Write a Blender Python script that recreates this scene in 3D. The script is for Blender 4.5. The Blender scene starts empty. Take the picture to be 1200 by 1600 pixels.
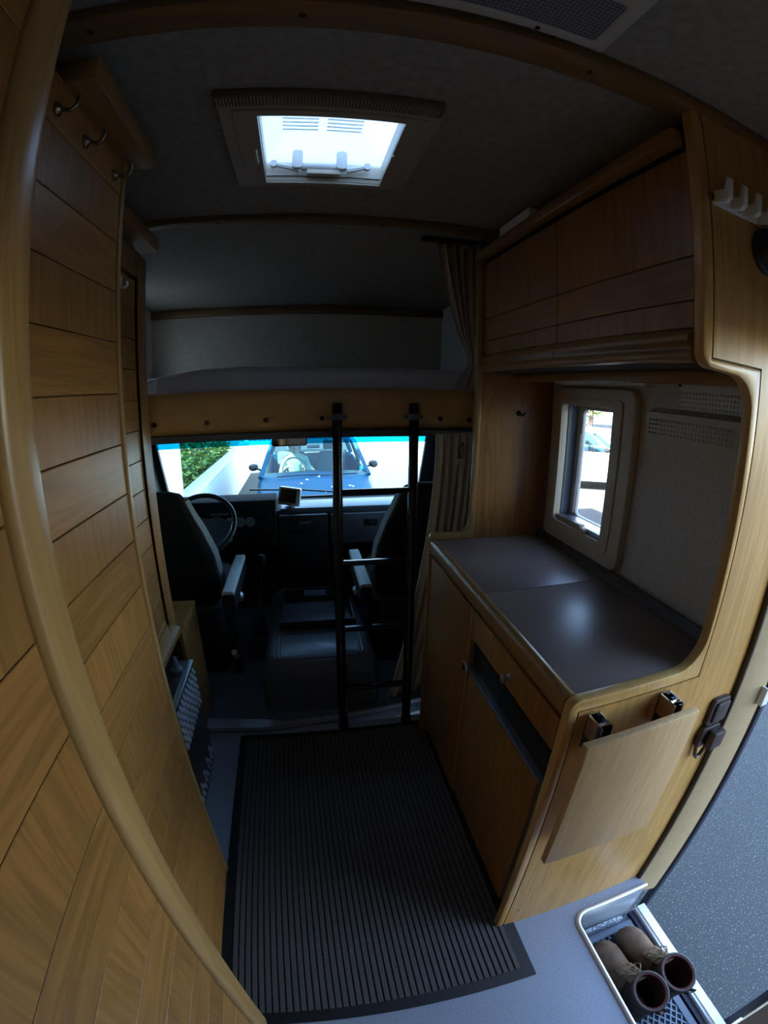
import bpy, bmesh, math, random
from mathutils import Vector, Matrix
random.seed(7)
SC = bpy.context.scene
COL = SC.collection
pi = math.pi

# ------------------------------------------------------------------ camera (wide action-camera fisheye)
CAM_H, YAW, PITCH, ROLL = 1.4144, 0.18627, 0.26855, 0.00704
FPX, KPX = 688.113, 0.06157            # r_px = FPX*(t + KPX*t^3) on a 1200x1600 frame
def _axes():
    cy, sy, cp, sp = math.cos(YAW), math.sin(YAW), math.cos(PITCH), math.sin(PITCH)
    fw = Vector((sy*cp, cy*cp, -sp)); ri = Vector((cy, -sy, 0)); up = ri.cross(fw)
    cr, sr = math.cos(ROLL), math.sin(ROLL)
    return cr*ri + sr*up, -sr*ri + cr*up, fw
_R, _U, _F = _axes()
cam = bpy.data.cameras.new('camera'); cam_o = bpy.data.objects.new('camera', cam); COL.objects.link(cam_o)
_M = Matrix((_R, _U, -_F)).transposed().to_4x4(); _M.translation = Vector((0, 0, CAM_H)); cam_o.matrix_world = _M
cam.type = 'PANO'; cam.clip_start = 0.01; cam.clip_end = 500
cam.sensor_fit = 'VERTICAL'; cam.sensor_width = 27; cam.sensor_height = 36
import numpy as np
_t = np.linspace(0, 1.45, 400); _r = FPX*(_t + KPX*_t**3)*36/1600
_co = np.linalg.lstsq(np.stack([_r, _r**2, _r**3, _r**4], 1), _t, rcond=None)[0]
_pc = cam.cycles if hasattr(cam, 'cycles') and hasattr(cam.cycles, 'panorama_type') else cam
_pc.panorama_type = 'FISHEYE_LENS_POLYNOMIAL'; _pc.fisheye_fov = 2*pi
_pc.fisheye_polynomial_k0 = 0.0
for _i in range(4): setattr(_pc, 'fisheye_polynomial_k%d' % (_i+1), -float(_co[_i]))
SC.camera = cam_o

# ------------------------------------------------------------------ sky, sun, exposure
SUN_DIR = Vector((-0.66, -0.20, 0.72)).normalized()      # towards the sun
W = bpy.data.worlds.new('sky'); SC.world = W; W.use_nodes = True
nt = W.node_tree; nt.nodes.clear()
sky = nt.nodes.new('ShaderNodeTexSky'); sky.sky_type = 'NISHITA'; sky.sun_disc = False
sky.sun_elevation = math.asin(SUN_DIR.z); sky.sun_rotation = math.atan2(SUN_DIR.x, SUN_DIR.y)
sky.air_density = 1.0; sky.dust_density = 0.6; sky.ozone_density = 1.0
bg = nt.nodes.new('ShaderNodeBackground'); bg.inputs[1].default_value = 0.37
wo = nt.nodes.new('ShaderNodeOutputWorld')
nt.links.new(sky.outputs[0], bg.inputs[0]); nt.links.new(bg.outputs[0], wo.inputs[0])
sl = bpy.data.lights.new('sun', 'SUN'); sl.energy = 14.0; sl.angle = 0.0095; sl.color = (1.0, 0.95, 0.86)
so = bpy.data.objects.new('sun', sl); COL.objects.link(so); so.rotation_euler = SUN_DIR.to_track_quat('Z', 'Y').to_euler(); so.location = (-6, 3, 9)
SC.view_settings.view_transform = 'Standard'; SC.view_settings.look = 'None'
SC.view_settings.exposure = 2.4; SC.view_settings.gamma = 1.0; SC.view_settings.use_curve_mapping = False
SC.cycles.use_denoising = True
SC.cycles.diffuse_bounces = 5; SC.cycles.transparent_max_bounces = 24
SC.cycles.sample_clamp_indirect = 6.0

# ------------------------------------------------------------------ materials
MATS = {}
def new_mat(name):
    m = bpy.data.materials.new(name); m.use_nodes = True
    return m, m.node_tree, m.node_tree.nodes['Principled BSDF']
def setp(b, **k):
    for n, v in k.items(): b.inputs[n.replace('_', ' ')].default_value = v
def plain(name, col, rough=0.5, metal=0.0, noise=0.0, nscale=40.0, bump=0.0, spec=0.5, sheen=0.0, coat=0.0):
    if name in MATS: return MATS[name]
    m, t, b = new_mat(name)
    b.inputs['Base Color'].default_value = (*col, 1); b.inputs['Roughness'].default_value = rough
    b.inputs['Metallic'].default_value = metal; b.inputs['Specular IOR Level'].default_value = spec
    if sheen: b.inputs['Sheen Weight'].default_value = sheen
    if coat: b.inputs['Coat Weight'].default_value = coat
    if noise or bump:
        tc = t.nodes.new('ShaderNodeTexCoord'); n = t.nodes.new('ShaderNodeTexNoise')
        n.inputs['Scale'].default_value = nscale; n.inputs['Detail'].default_value = 5
        t.links.new(tc.outputs['Object'], n.inputs['Vector'])
        if noise:
            r = t.nodes.new('ShaderNodeValToRGB')
            r.color_ramp.elements[0].position = 0.3; r.color_ramp.elements[1].position = 0.7
            r.color_ramp.elements[0].color = (*[max(0, c*(1-noise)) for c in col], 1)
            r.color_ramp.elements[1].color = (*[min(1, c*(1+noise)) for c in col], 1)
            t.links.new(n.outputs['Fac'], r.inputs['Fac']); t.links.new(r.outputs[0], b.inputs['Base Color'])
        if bump:
            bm_ = t.nodes.new('ShaderNodeBump'); bm_.inputs['Strength'].default_value = bump; bm_.inputs['Distance'].default_value = 0.002
            t.links.new(n.outputs['Fac'], bm_.inputs['Height']); t.links.new(bm_.outputs[0], b.inputs['Normal'])
    MATS[name] = m; return m
def wood(name, axis, col, contrast=0.32, rough=0.38, scale=1.0):
    if name in MATS: return MATS[name]
    m, t, b = new_mat(name); L = t.links.new
    tc = t.nodes.new('ShaderNodeTexCoord'); oi = t.nodes.new('ShaderNodeObjectInfo')
    mul = t.nodes.new('ShaderNodeVectorMath'); mul.operation = 'SCALE'; mul.inputs[0].default_value = (13.1, 7.7, 9.3); L(oi.outputs['Random'], mul.inputs['Scale'])
    add = t.nodes.new('ShaderNodeVectorMath'); add.operation = 'ADD'; L(tc.outputs['Object'], add.inputs[0]); L(mul.outputs[0], add.inputs[1])
    mp = t.nodes.new('ShaderNodeMapping')
    s = [14.0*scale]*3; s['XYZ'.index(axis)] = 1.1*scale; mp.inputs['Scale'].default_value = s
    L(add.outputs[0], mp.inputs['Vector'])
    n1 = t.nodes.new('ShaderNodeTexNoise'); n1.inputs['Scale'].default_value = 1.6; n1.inputs['Detail'].default_value = 3; n1.inputs['Distortion'].default_value = 1.4
    L(mp.outputs[0], n1.inputs['Vector'])
    w = t.nodes.new('ShaderNodeMath'); w.operation = 'MULTIPLY'; w.inputs[1].default_value = 9.0; L(n1.outputs['Fac'], w.inputs[0])
    fr = t.nodes.new('ShaderNodeMath'); fr.operation = 'PINGPONG'; fr.inputs[1].default_value = 1.0; L(w.outputs[0], fr.inputs[0])
    mp2 = t.nodes.new('ShaderNodeMapping'); s2 = [220.0*scale]*3; s2['XYZ'.index(axis)] = 5.0*scale; mp2.inputs['Scale'].default_value = s2
    L(add.outputs[0], mp2.inputs['Vector'])
    n2 = t.nodes.new('ShaderNodeTexNoise'); n2.inputs['Scale'].default_value = 1.0; n2.inputs['Detail'].default_value = 3; L(mp2.outputs[0], n2.inputs['Vector'])
    mx = t.nodes.new('ShaderNodeMath'); mx.operation = 'MULTIPLY_ADD'; mx.inputs[1].default_value = 0.5; L(fr.outputs[0], mx.inputs[0])
    h2 = t.nodes.new('ShaderNodeMath'); h2.operation = 'MULTIPLY'; h2.inputs[1].default_value = 0.6; L(n2.outputs['Fac'], h2.inputs[0]); L(h2.outputs[0], mx.inputs[2])
    r = t.nodes.new('ShaderNodeValToRGB'); r.color_ramp.elements[0].position = 0.15; r.color_ramp.elements[1].position = 0.85
    r.color_ramp.elements[0].color = (*[c*(1-contrast) for c in col], 1); r.color_ramp.elements[1].color = (*[min(1, c*(1+contrast*0.55)) for c in col], 1)
    L(mx.outputs[0], r.inputs['Fac'])
    hs = t.nodes.new('ShaderNodeHueSaturation'); L(r.outputs[0], hs.inputs['Color'])
    mr = t.nodes.new('ShaderNodeMapRange'); mr.inputs['To Min'].default_value = 0.88; mr.inputs['To Max'].default_value = 1.12; L(oi.outputs['Random'], mr.inputs['Value']); L(mr.outputs[0], hs.inputs['Value'])
    L(hs.outputs[0], b.inputs['Base Color'])
    b.inputs['Roughness'].default_value = rough; b.inputs['Specular IOR Level'].default_value = 0.4
    bp = t.nodes.new('ShaderNodeBump'); bp.inputs['Strength'].default_value = 0.12; bp.inputs['Distance'].default_value = 0.001; L(n2.outputs['Fac'], bp.inputs['Height']); L(bp.outputs[0], b.inputs['Normal'])
    MATS[name] = m; return m
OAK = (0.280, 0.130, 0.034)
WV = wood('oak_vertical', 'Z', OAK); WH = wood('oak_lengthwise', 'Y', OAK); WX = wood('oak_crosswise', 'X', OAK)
WT = wood('oak_trim_vertical', 'Z', (0.34, 0.195, 0.070), 0.2, 0.30); WTY = wood('oak_trim_lengthwise', 'Y', (0.30, 0.160, 0.054), 0.2, 0.3)
WTX = wood('oak_trim_crosswise', 'X', (0.21, 0.115, 0.043), 0.2, 0.34)
WF = wood('door_lit_beech_flap', 'Z', (0.56, 0.355, 0.165), 0.14, 0.42)  # beech tone raised to carry the door light on the flap
WVL = wood('door_lit_oak_panel', 'Z', (0.52, 0.285, 0.085), 0.24, 0.36); WTL = wood('door_lit_oak_edge', 'Z', (0.56, 0.335, 0.115), 0.15, 0.30)  # lighter, yellower oak with door light put into the end panel colour
DARKW = plain('dark_groove', (0.05, 0.028, 0.012), 0.8)
def speckle(name, base, spots, scale, rough, amount=0.62, bump=0.0):
    m, t, b = new_mat(name); L = t.links.new
    tc = t.nodes.new('ShaderNodeTexCoord'); n = t.nodes.new('ShaderNodeTexNoise'); n.inputs['Scale'].default_value = scale; n.inputs['Detail'].default_value = 2
    L(tc.outputs['Object'], n.inputs['Vector'])
    r = t.nodes.new('ShaderNodeValToRGB'); r.color_ramp.elements[0].position = amount-0.14; r.color_ramp.elements[1].position = amount+0.1
    r.color_ramp.elements[0].color = (*base, 1); r.color_ramp.elements[1].color = (*spots, 1); L(n.outputs['Fac'], r.inputs['Fac']); L(r.outputs[0], b.inputs['Base Color'])
    b.inputs['Roughness'].default_value = rough
    if bump:
        bp = t.nodes.new('ShaderNodeBump'); bp.inputs['Strength'].default_value = bump; bp.inputs['Distance'].default_value = 0.004; L(n.outputs['Fac'], bp.inputs['Height']); L(bp.outputs[0], b.inputs['Normal'])
    MATS[name] = m; return m
VINYL = speckle('speckled_vinyl', (0.30, 0.34, 0.41), (0.48, 0.52, 0.60), 300, 0.34)
LAMI = speckle('worktop_laminate', (0.215, 0.165, 0.14), (0.32, 0.25, 0.215), 420, 0.36)
ASPH = speckle('asphalt', (0.030, 0.034, 0.034), (0.36, 0.36, 0.35), 120, 0.9, 0.735, 0.6)
LINING = plain('textile_lining', (0.31, 0.28, 0.24), 0.95, noise=0.16, nscale=55, bump=0.3, spec=0.1)
WALLP = plain('speckled_wall_lining', (0.58, 0.55, 0.50), 0.8, noise=0.12, nscale=130, spec=0.2)
CREAM = plain('cream_plastic', (0.56, 0.49, 0.38), 0.42)
BEIGE = plain('beige_plastic', (0.42, 0.35, 0.26), 0.5)
WHITE = plain('white_plastic', (0.75, 0.74, 0.72), 0.4)
TAN = plain('tan_wall_edge', (0.33, 0.235, 0.125), 0.6, noise=0.06)
BLACKR = plain('black_rubber', (0.012, 0.012, 0.015), 0.55)
BLACKP = plain('black_plastic', (0.016, 0.016, 0.018), 0.42)
BLACKM = plain('black_lacquered_metal', (0.006, 0.006, 0.007), 0.22)
BROWNP = plain('brown_plastic', (0.045, 0.03, 0.028), 0.3)
BROWNM = plain('brown_enamel', (0.030, 0.016, 0.012), 0.35)
CHROME = plain('chrome', (0.75, 0.75, 0.76), 0.14, 1.0)
STEEL = plain('brushed_steel', (0.52, 0.52, 0.54), 0.35, 1.0)
ALU = plain('aluminium_trim', (0.84, 0.85, 0.87), 0.35, 0.45)
BRASS = plain('aged_brass', (0.30, 0.24, 0.17), 0.3, 1.0)
SHEET = plain('white_sheet', (0.62, 0.60, 0.62), 0.9, noise=0.05, nscale=20)
OCHRE = plain('ochre_leatherette', (0.62, 0.34, 0.105), 0.55, noise=0.07, nscale=14)
CURT = plain('taupe_curtain', (0.34, 0.275, 0.20), 0.95, noise=0.1, nscale=180, spec=0.1)
CURT2 = plain('pale_curtain', (0.72, 0.62, 0.48), 0.95, noise=0.08, nscale=180, spec=0.1)
SEATF = plain('dark_seat_fabric', (0.016, 0.014, 0.013), 0.95, noise=0.3, nscale=120, spec=0.1)
SEATG = plain('grey_seat_fabric', (0.13, 0.13, 0.125), 0.9, noise=0.2, nscale=160, spec=0.15)
ARMG = plain('grey_armrest_cloth', (0.42, 0.44, 0.44), 0.75, noise=0.1, nscale=120)
COVER = plain('engine_cover_plastic', (0.12, 0.135, 0.16), 0.32, noise=0.15, nscale=200)
DASH = plain('dashboard_plastic', (0.018, 0.018, 0.020), 0.7, noise=0.1, nscale=120, spec=0.25); HOODM = plain('matt_black_hood', (0.010, 0.010, 0.011), 0.85, spec=0.12)
DASHG = plain('dashboard_grey', (0.12, 0.12, 0.13), 0.5)
RUBF = plain('cab_rubber_floor', (0.15, 0.19, 0.23), 0.36, noise=0.2, nscale=60)
MATB = plain('mat_border', (0.012, 0.012, 0.014), 0.8)
RIB = plain('ribbed_pile', (0.115, 0.106, 0.102), 0.95, noise=0.35, nscale=260, spec=0.1)
DIAL = plain('dial_face', (0.30, 0.30, 0.32), 0.4)
LEATH = plain('brown_nubuck', (0.16, 0.10, 0.065), 0.85, spec=0.15, noise=0.25, nscale=28, bump=0.2)
LEATHD = plain('dark_leather', (0.035, 0.022, 0.018), 0.6)
LACE = plain('tan_lace', (0.17, 0.12, 0.06), 0.8)
REDL = plain('red_lining', (0.05, 0.006, 0.008), 0.9); REDR = plain('red_rim', (0.10, 0.012, 0.018), 0.8)
GREYP = plain('grey_blue_plastic', (0.16, 0.19, 0.24), 0.45)
CARBLUE = plain('car_paint_blue', (0.002, 0.065, 0.125), 0.40, 0.0, spec=0.25)
CARWHITE = plain('car_paint_white', (0.75, 0.75, 0.74), 0.25, coat=0.6)
TYRE = plain('tyre', (0.015, 0.015, 0.016), 0.8)
LAMPG = plain('headlamp_glass', (0.75, 0.78, 0.80), 0.1)
RENDERW = plain('white_render', (0.78, 0.77, 0.74), 0.9, noise=0.04, nscale=6)
LEAF = plain('hedge_leaf', (0.16, 0.30, 0.06), 0.6, noise=0.5, nscale=3)
LEAFY = plain('hedge_leaf_yellow', (0.42, 0.38, 0.06), 0.6)
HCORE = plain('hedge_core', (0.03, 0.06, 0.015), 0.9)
def glass(name, tint=(1, 1, 1), refl=0.08, rough=0.02):
    m, t, b = new_mat(name); L = t.links.new
    t.nodes.remove(b); o = t.nodes['Material Output']
    tr = t.nodes.new('ShaderNodeBsdfTransparent'); tr.inputs[0].default_value = (*tint, 1)
    gl = t.nodes.new('ShaderNodeBsdfGlossy'); gl.inputs['Roughness'].default_value = rough
    lw0 = t.nodes.new('ShaderNodeFresnel'); lw0.inputs['IOR'].default_value = 1.45
    ge = t.nodes.new('ShaderNodeNewGeometry'); iv = t.nodes.new('ShaderNodeMath'); iv.operation = 'SUBTRACT'; iv.inputs[0].default_value = 1.0; L(ge.outputs['Backfacing'], iv.inputs[1])
    lw = t.nodes.new('ShaderNodeMath'); lw.operation = 'MULTIPLY'; L(lw0.outputs[0], lw.inputs[0]); L(iv.outputs[0], lw.inputs[1])
    mx = t.nodes.new('ShaderNodeMixShader'); L(lw.outputs[0], mx.inputs[0]); L(tr.outputs[0], mx.inputs[1]); L(gl.outputs[0], mx.inputs[2]); L(mx.outputs[0], o.inputs[0])
    MATS[name] = m; return m
GLASS = glass('clear_pane'); GLASSB = glass('tinted_windscreen', (0.84, 0.965, 0.985)); BAND = glass('blue_sun_band', (0.04, 0.50, 0.66))
CARGL = glass('car_glass', (0.60, 0.82, 0.82)); CARREAR = glass('dark_car_glass', (0.10, 0.14, 0.16))
def dome_mat():
    m, t, b = new_mat('milky_dome'); t.nodes.remove(b); o = t.nodes['Material Output']; L = t.links.new
    a = t.nodes.new('ShaderNodeBsdfTranslucent'); a.inputs[0].default_value = (0.60, 0.65, 0.68, 1)
    c = t.nodes.new('ShaderNodeBsdfTransparent'); c.inputs[0].default_value = (0.75, 0.80, 0.84, 1)
    mx = t.nodes.new('ShaderNodeMixShader'); mx.inputs[0].default_value = 0.25; L(a.outputs[0], mx.inputs[1]); L(c.outputs[0], mx.inputs[2]); L(mx.outputs[0], o.inputs[0])
    return m
DOME = dome_mat()
def prism_mat():
    m, t, b = new_mat('prismatic_diffuser'); L = t.links.new
    setp(b, Base_Color=(0.34, 0.34, 0.36, 1), Roughness=0.18)
    tc = t.nodes.new('ShaderNodeTexCoord'); v = t.nodes.new('ShaderNodeTexVoronoi'); v.inputs['Scale'].default_value = 170; v.inputs['Randomness'].default_value = 0.0
    L(tc.outputs['Object'], v.inputs['Vector']); bp = t.nodes.new('ShaderNodeBump'); bp.inputs['Strength'].default_value = 0.9; bp.inputs['Distance'].default_value = 0.004
    L(v.outputs['Distance'], bp.inputs['Height']); L(bp.outputs[0], b.inputs['Normal'])
    r = t.nodes.new('ShaderNodeValToRGB'); r.color_ramp.elements[0].color = (0.42, 0.42, 0.45, 1); r.color_ramp.elements[1].color = (0.13, 0.13, 0.15, 1); r.color_ramp.elements[1].position = 0.6
    L(v.outputs['Distance'], r.inputs['Fac']); L(r.outputs[0], b.inputs['Base Color'])
    return m
PRISM = prism_mat()
SCREEN = plain('dark_screen', (0.01, 0.01, 0.012), 0.12)
SKIN = plain('skin', (0.40, 0.24, 0.17), 0.6); SHIRT = plain('pale_green_shirt', (0.26, 0.36, 0.30), 0.9); HAIR = plain('dark_hair', (0.02, 0.015, 0.012), 0.7)
TROUS = plain('dark_trousers', (0.03, 0.035, 0.05), 0.9)

# ------------------------------------------------------------------ geometry helpers (world coordinates)
def box(x0, x1, y0, y1, z0, z1):
    V = [(x0, y0, z0), (x1, y0, z0), (x1, y1, z0), (x0, y1, z0), (x0, y0, z1), (x1, y0, z1), (x1, y1, z1), (x0, y1, z1)]
    return V, [(0, 3, 2, 1), (4, 5, 6, 7), (0, 1, 5, 4), (1, 2, 6, 5), (2, 3, 7, 6), (3, 0, 4, 7)]
def join(*gs):
    V, F = [], []
    for v, f in gs:
        n = len(V); V += list(v); F += [tuple(i+n for i in q) for q in f]
    return V, F
def prism(poly, axis, a0, a1):
    """extrude a 2-D outline along axis; outline coords are the two other axes in xyz order"""
    def p(q, a):
        return {'x': (a, q[0], q[1]), 'y': (q[0], a, q[1]), 'z': (q[0], q[1], a)}[axis]
    n = len(poly); V = [p(q, a0) for q in poly] + [p(q, a1) for q in poly]
    F = [tuple(range(n))[::-1], tuple(range(n, 2*n))] + [(i, (i+1) % n, n+(i+1) % n, n+i) for i in range(n)]
    return V, F
def arc(cx, cy, r, a0, a1, n=6):
    return [(cx+r*math.cos(math.radians(a0+(a1-a0)*i/n)), cy+r*math.sin(math.radians(a0+(a1-a0)*i/n))) for i in range(n+1)]
def rrect(x0, x1, y0, y1, r, n=4):
    return arc(x1-r, y1-r, r, 0, 90, n)+arc(x0+r, y1-r, r, 90, 180, n)+arc(x0+r, y0+r, r, 180, 270, n)+arc(x1-r, y0+r, r, 270, 360, n)
def loft(rings, cap=True, closed=True):
    n = len(rings[0]); V = [tuple(p) for r in rings for p in r]; F = []
    for k in range(len(rings)-1):
        for i in range(n if closed else n-1):
            j = (i+1) % n; F.append((k*n+i, k*n+j, (k+1)*n+j, (k+1)*n+i))
    if cap: F += [tuple(range(n))[::-1], tuple(range((len(rings)-1)*n, len(rings)*n))]
    return V, F
def frame_of(d):
    d = Vector(d).normalized(); a = Vector((0, 0, 1)) if abs(d.z) < 0.9 else Vector((1, 0, 0))
    u = d.cross(a).normalized(); return d, u, d.cross(u)
def tube(path, r, n=8, closed=False):
    P = [Vector(p) for p in path]; m = len(P); rings = []
    rr = r if isinstance(r, (list, tuple)) else [r]*m
    u = None
    for i in range(m):
        d = (P[(i+1) % m]-P[i-1]) if closed else (P[min(i+1, m-1)]-P[max(i-1, 0)])
        d.normalize()
        if u is None: u = frame_of(d)[1]
        u = (u-d*u.dot(d)).normalized(); w = d.cross(u)
        rings.append([P[i]+rr[i]*(math.cos(2*pi*k/n)*u+math.sin(2*pi*k/n)*w) for k in range(n)])
    if closed: rings.append(rings[0]); return loft(rings, False)
    return loft(rings)
def lathe(prof, o, d, n=16):
    """profile [(radius, distance along d)]"""
    d, u, w = frame_of(d); o = Vector(o)
    return loft([[o+d*h+max(r, 1e-4)*(math.cos(2*pi*k/n)*u+math.sin(2*pi*k/n)*w) for k in range(n)] for r, h in prof])
def grid(fn, nu, nv):
    V = [tuple(fn(i/nu, j/nv)) for j in range(nv+1) for i in range(nu+1)]
    F = [(j*(nu+1)+i, j*(nu+1)+i+1, (j+1)*(nu+1)+i+1, (j+1)*(nu+1)+i) for j in range(nv) for i in range(nu)]
    return V, F
WL = {}
def obj(name, g, mat, parent=None, bev=0.0, seg=2, smooth=False, solid=0.0, label=None, subsurf=0):
    V, F = g
    me = bpy.data.meshes.new(name)
    if parent is not None: org = WL[parent.name]
    else:
        xs = [v[0] for v in V]; ys = [v[1] for v in V]; zs = [v[2] for v in V]
        org = Vector(((min(xs)+max(xs))/2, (min(ys)+max(ys))/2, min(zs)))
    bm = bmesh.new(); bv = [bm.verts.new(Vector(v)-org) for v in V]
    for f in F:
        try: bm.faces.new([bv[i] for i in f])
        except ValueError: pass
    bmesh.ops.remove_doubles(bm, verts=bm.verts, dist=1e-6)
    bmesh.ops.recalc_face_normals(bm, faces=bm.faces)
    if bev:
        ed = [e for e in bm.edges if len(e.link_faces) == 2 and e.calc_face_angle(0) > 0.5]
        bmesh.ops.bevel(bm, geom=ed, offset=bev, segments=seg, profile=0.5, affect='EDGES', clamp_overlap=True)
    if smooth or bev:
        for f in bm.faces: f.smooth = True
        for e in bm.edges:
            if len(e.link_faces) == 2 and e.calc_face_angle(0) > (0.9 if smooth else 0.6): e.smooth = False
    bm.to_mesh(me); bm.free(); me.materials.append(mat)
    o = bpy.data.objects.new(name, me); COL.objects.link(o)
    if parent is not None: o.parent = parent
    else: o.location = org
    WL[o.name] = org
    if solid:
        md = o.modifiers.new('thickness', 'SOLIDIFY'); md.thickness = solid; md.offset = 0
    if subsurf:
        md = o.modifiers.new('smooth', 'SUBSURF'); md.levels = subsurf; md.render_levels = subsurf
    if label: o['label'] = label
    return o
def thing(name, label, cat, loc, group=None):
    o = bpy.data.objects.new(name, None); COL.objects.link(o); o.location = loc; o.empty_display_size = 0.05
    WL[o.name] = Vector(loc); o['label'] = label; o['category'] = cat
    if group: o['group'] = group
    return o
def struct(o, label=None, cat=None):
    o['kind'] = 'structure'
    if label: o['label'] = label
    if cat: o['category'] = cat
    return o
def sroot(name, loc, label, cat):
    o = thing(name, label, cat, loc); o['kind'] = 'structure'; return o
def tag(o, label, cat, group=None):
    o['label'] = label; o['category'] = cat
    if group: o['group'] = group
    return o
def share(name, src, parent, loc):
    """another object on the same mesh data, placed at parent-local loc"""
    o = bpy.data.objects.new(name, src.data); COL.objects.link(o); o.parent = parent; o.location = loc
    WL[o.name] = WL[parent.name]; return o

ZC = 1.965     # ceiling height
# ================================================================== THE SETTING
# floor with the step-well cut out of it
x0, x1, y0, y1 = -0.93, 0.955, -1.7, 1.55
wellx, welly0, welly1, wr = 0.675, -0.06, 0.470, 0.045
fl = [(x0, y0), (x1, y0), (x1, welly0), (wellx+wr, welly0)]
fl += arc(wellx+wr, welly0+wr, wr, 270, 180, 6) + arc(wellx+wr, welly1-wr, wr, 180, 90, 6) + [(x1, welly1), (x1, y1), (x0, y1)]
struct(obj('floor', prism(fl, 'z', -0.03, 0.0), VINYL), 'grey speckled vinyl floor of the living area', 'floor')
# ceiling with the roof-light opening
sx0, sx1, sy0, sy1 = -0.092, 0.192, 0.797, 1.092
ce = join(box(-0.95, 0.95, -1.7, sy0, ZC, ZC+0.030), box(-0.95, 0.95, sy1, 2.90, ZC, ZC+0.030), box(-0.95, sx0, sy0, sy1, ZC, ZC+0.030), box(sx1, 0.95, sy0, sy1, ZC, ZC+0.030))
struct(obj('ceiling', ce, LINING), 'grey textile lined ceiling with a roof light opening', 'ceiling')
# right wall: door opening y -0.06..0.47, window hole
wy0, wy1, wz0, wz1 = 1.045, 1.330, 0.990, 1.405
wr_ = join(box(0.90, 0.965, -1.7, -0.06, -0.35, ZC), box(0.90, 0.965, -0.06, 0.53, 1.58, ZC), box(0.90, 0.965, 0.535, wy0, -0.35, ZC), box(0.90, 0.965, wy1, 1.95, -0.35, ZC),
           box(0.90, 0.965, wy0, wy1, -0.35, wz0), box(0.90, 0.965, wy0, wy1, wz1, ZC), box(0.90, 0.965, 1.95, 2.90, 1.24, ZC))
struct(obj('wall_right', wr_, WALLP), 'pale speckled wall lining behind the worktop', 'wall')
struct(obj('wall_left', join(box(-0.99, -0.93, -1.7, 1.95, -0.35, ZC), box(-0.99, -0.93, 1.95, 2.90, 1.24, 1.56), box(-0.99, -0.93, 1.95, 2.90, 1.86, ZC), box(-0.99, -0.93, 1.95, 2.05, 1.56, 1.86), box(-0.99, -0.93, 2.60, 2.90, 1.56, 1.86)), WALLP), 'pale lined outer wall behind the wardrobes', 'wall')
# rear wall behind the camera with a window opening
struct(obj('wall_rear', box(-0.95, 0.95, -1.76, -1.7, -0.35, ZC), WALLP), 'pale lined rear wall', 'wall')
# alcove front wall (slopes down towards the windscreen)
struct(obj('wall_front', join(prism([(2.83, 1.24), (2.90, 1.24), (2.90, ZC), (2.80, ZC)], 'x', -0.95, 0.95)), plain('alcove_lining', (0.52, 0.46, 0.36), 0.95, noise=0.1, nscale=60)), 'beige lined front wall of the alcove above the bed', 'wall')
wa = sroot('added_window', (-0.96, 2.32, 1.56), 'small unseen side window added to light the sleeping alcove', 'window')  # unseen window, added to brighten the alcove
obj('pane', box(-0.962, -0.957, 2.05, 2.60, 1.56, 1.86), GLASS, wa)
obj('frame', join(box(-0.935, -0.915, 2.02, 2.63, 1.53, 1.562), box(-0.935, -0.915, 2.02, 2.63, 1.858, 1.89), box(-0.935, -0.915, 2.02, 2.052, 1.562, 1.858), box(-0.935, -0.915, 2.598, 2.63, 1.562, 1.858)), CREAM, wa)
# wooden ceiling battens
def batten(name, ya, yb, z, xs, lab):
    b = struct(obj(name, box(-0.93, 0.90, ya, yb, z, ZC+0.002), WTX, bev=0.006), lab, 'trim')
    for x in xs:
        obj('screw_cap', lathe([(0.0055, 0.0), (0.0055, -0.0012), (0.003, -0.002)], (x, (ya+yb)/2, z+0.0005), (0, 0, 1), 10), DARKW, b)
    return b
batten('trim_1', 0.503, 0.559, 1.942, (-0.30, -0.012, 0.412, 0.66), 'oak batten across the ceiling between lamp and roof light')
batten('trim_2', 1.337, 1.383, 1.946, (-0.25, 0.25), 'oak batten across the ceiling where the alcove begins')
struct(obj('trim_3', box(-0.93, 0.90, 2.77, 2.81, 1.910, 1.955), WTX, bev=0.006), 'oak strip along the top of the alcove front wall', 'trim')

# ---- open plank door of the washroom, close on the left, and the washroom wall that it hangs on
LAM = 0.639
def near(z): return CAM_H+(z-CAM_H)*LAM
struct(obj('wall_washroom', join(box(-0.270, -0.2255, -1.70, -0.30, 0.0, ZC), box(-0.93, -0.270, -0.34, -0.30, 0.0, ZC)), WV), 'oak veneered wall of the washroom', 'wall')
pt = sroot('door_2', (-0.24, 0.0, 0.07), 'open oak plank door of the washroom', 'door')
obj('backing', box(-0.250, -0.2305, -0.298, 0.2895, 0.072, 1.90), DARKW, pt)
zs = [0.072]+[near(z) for z in (-0.52, -0.37, -0.217, -0.065, 0.087, 0.24, 0.39, 0.535, 0.685, 0.835, 0.988, 1.138, 1.290, 1.442, 1.593, 1.744, 1.895, 2.047)]+[1.90]
for i in range(len(zs)-1):
    obj('plank', box(-0.2305, -0.2262, -0.298, 0.2893, zs[i]+0.0008, zs[i+1]-0.0008), WH if (i % 2 == 1) else WV, pt, bev=0.0008, seg=1)
post = [(-0.252, 0.2898), (-0.2250, 0.2902), (-0.2195, 0.2930), (-0.2165, 0.3000), (-0.2150, 0.3140), (-0.2155, 0.3280), (-0.2180, 0.3375), (-0.2215, 0.3425), (-0.2265, 0.3450), (-0.252, 0.3455)]
obj('edge_post', prism(post, 'z', 0.068, 1.902), WT, pt, smooth=True)
for z in (0.30, 1.65): obj('hinge', tube([(-0.222, -0.299, z), (-0.222, -0.299, z+0.07)], 0.006, 8), BRASS, pt)

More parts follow.
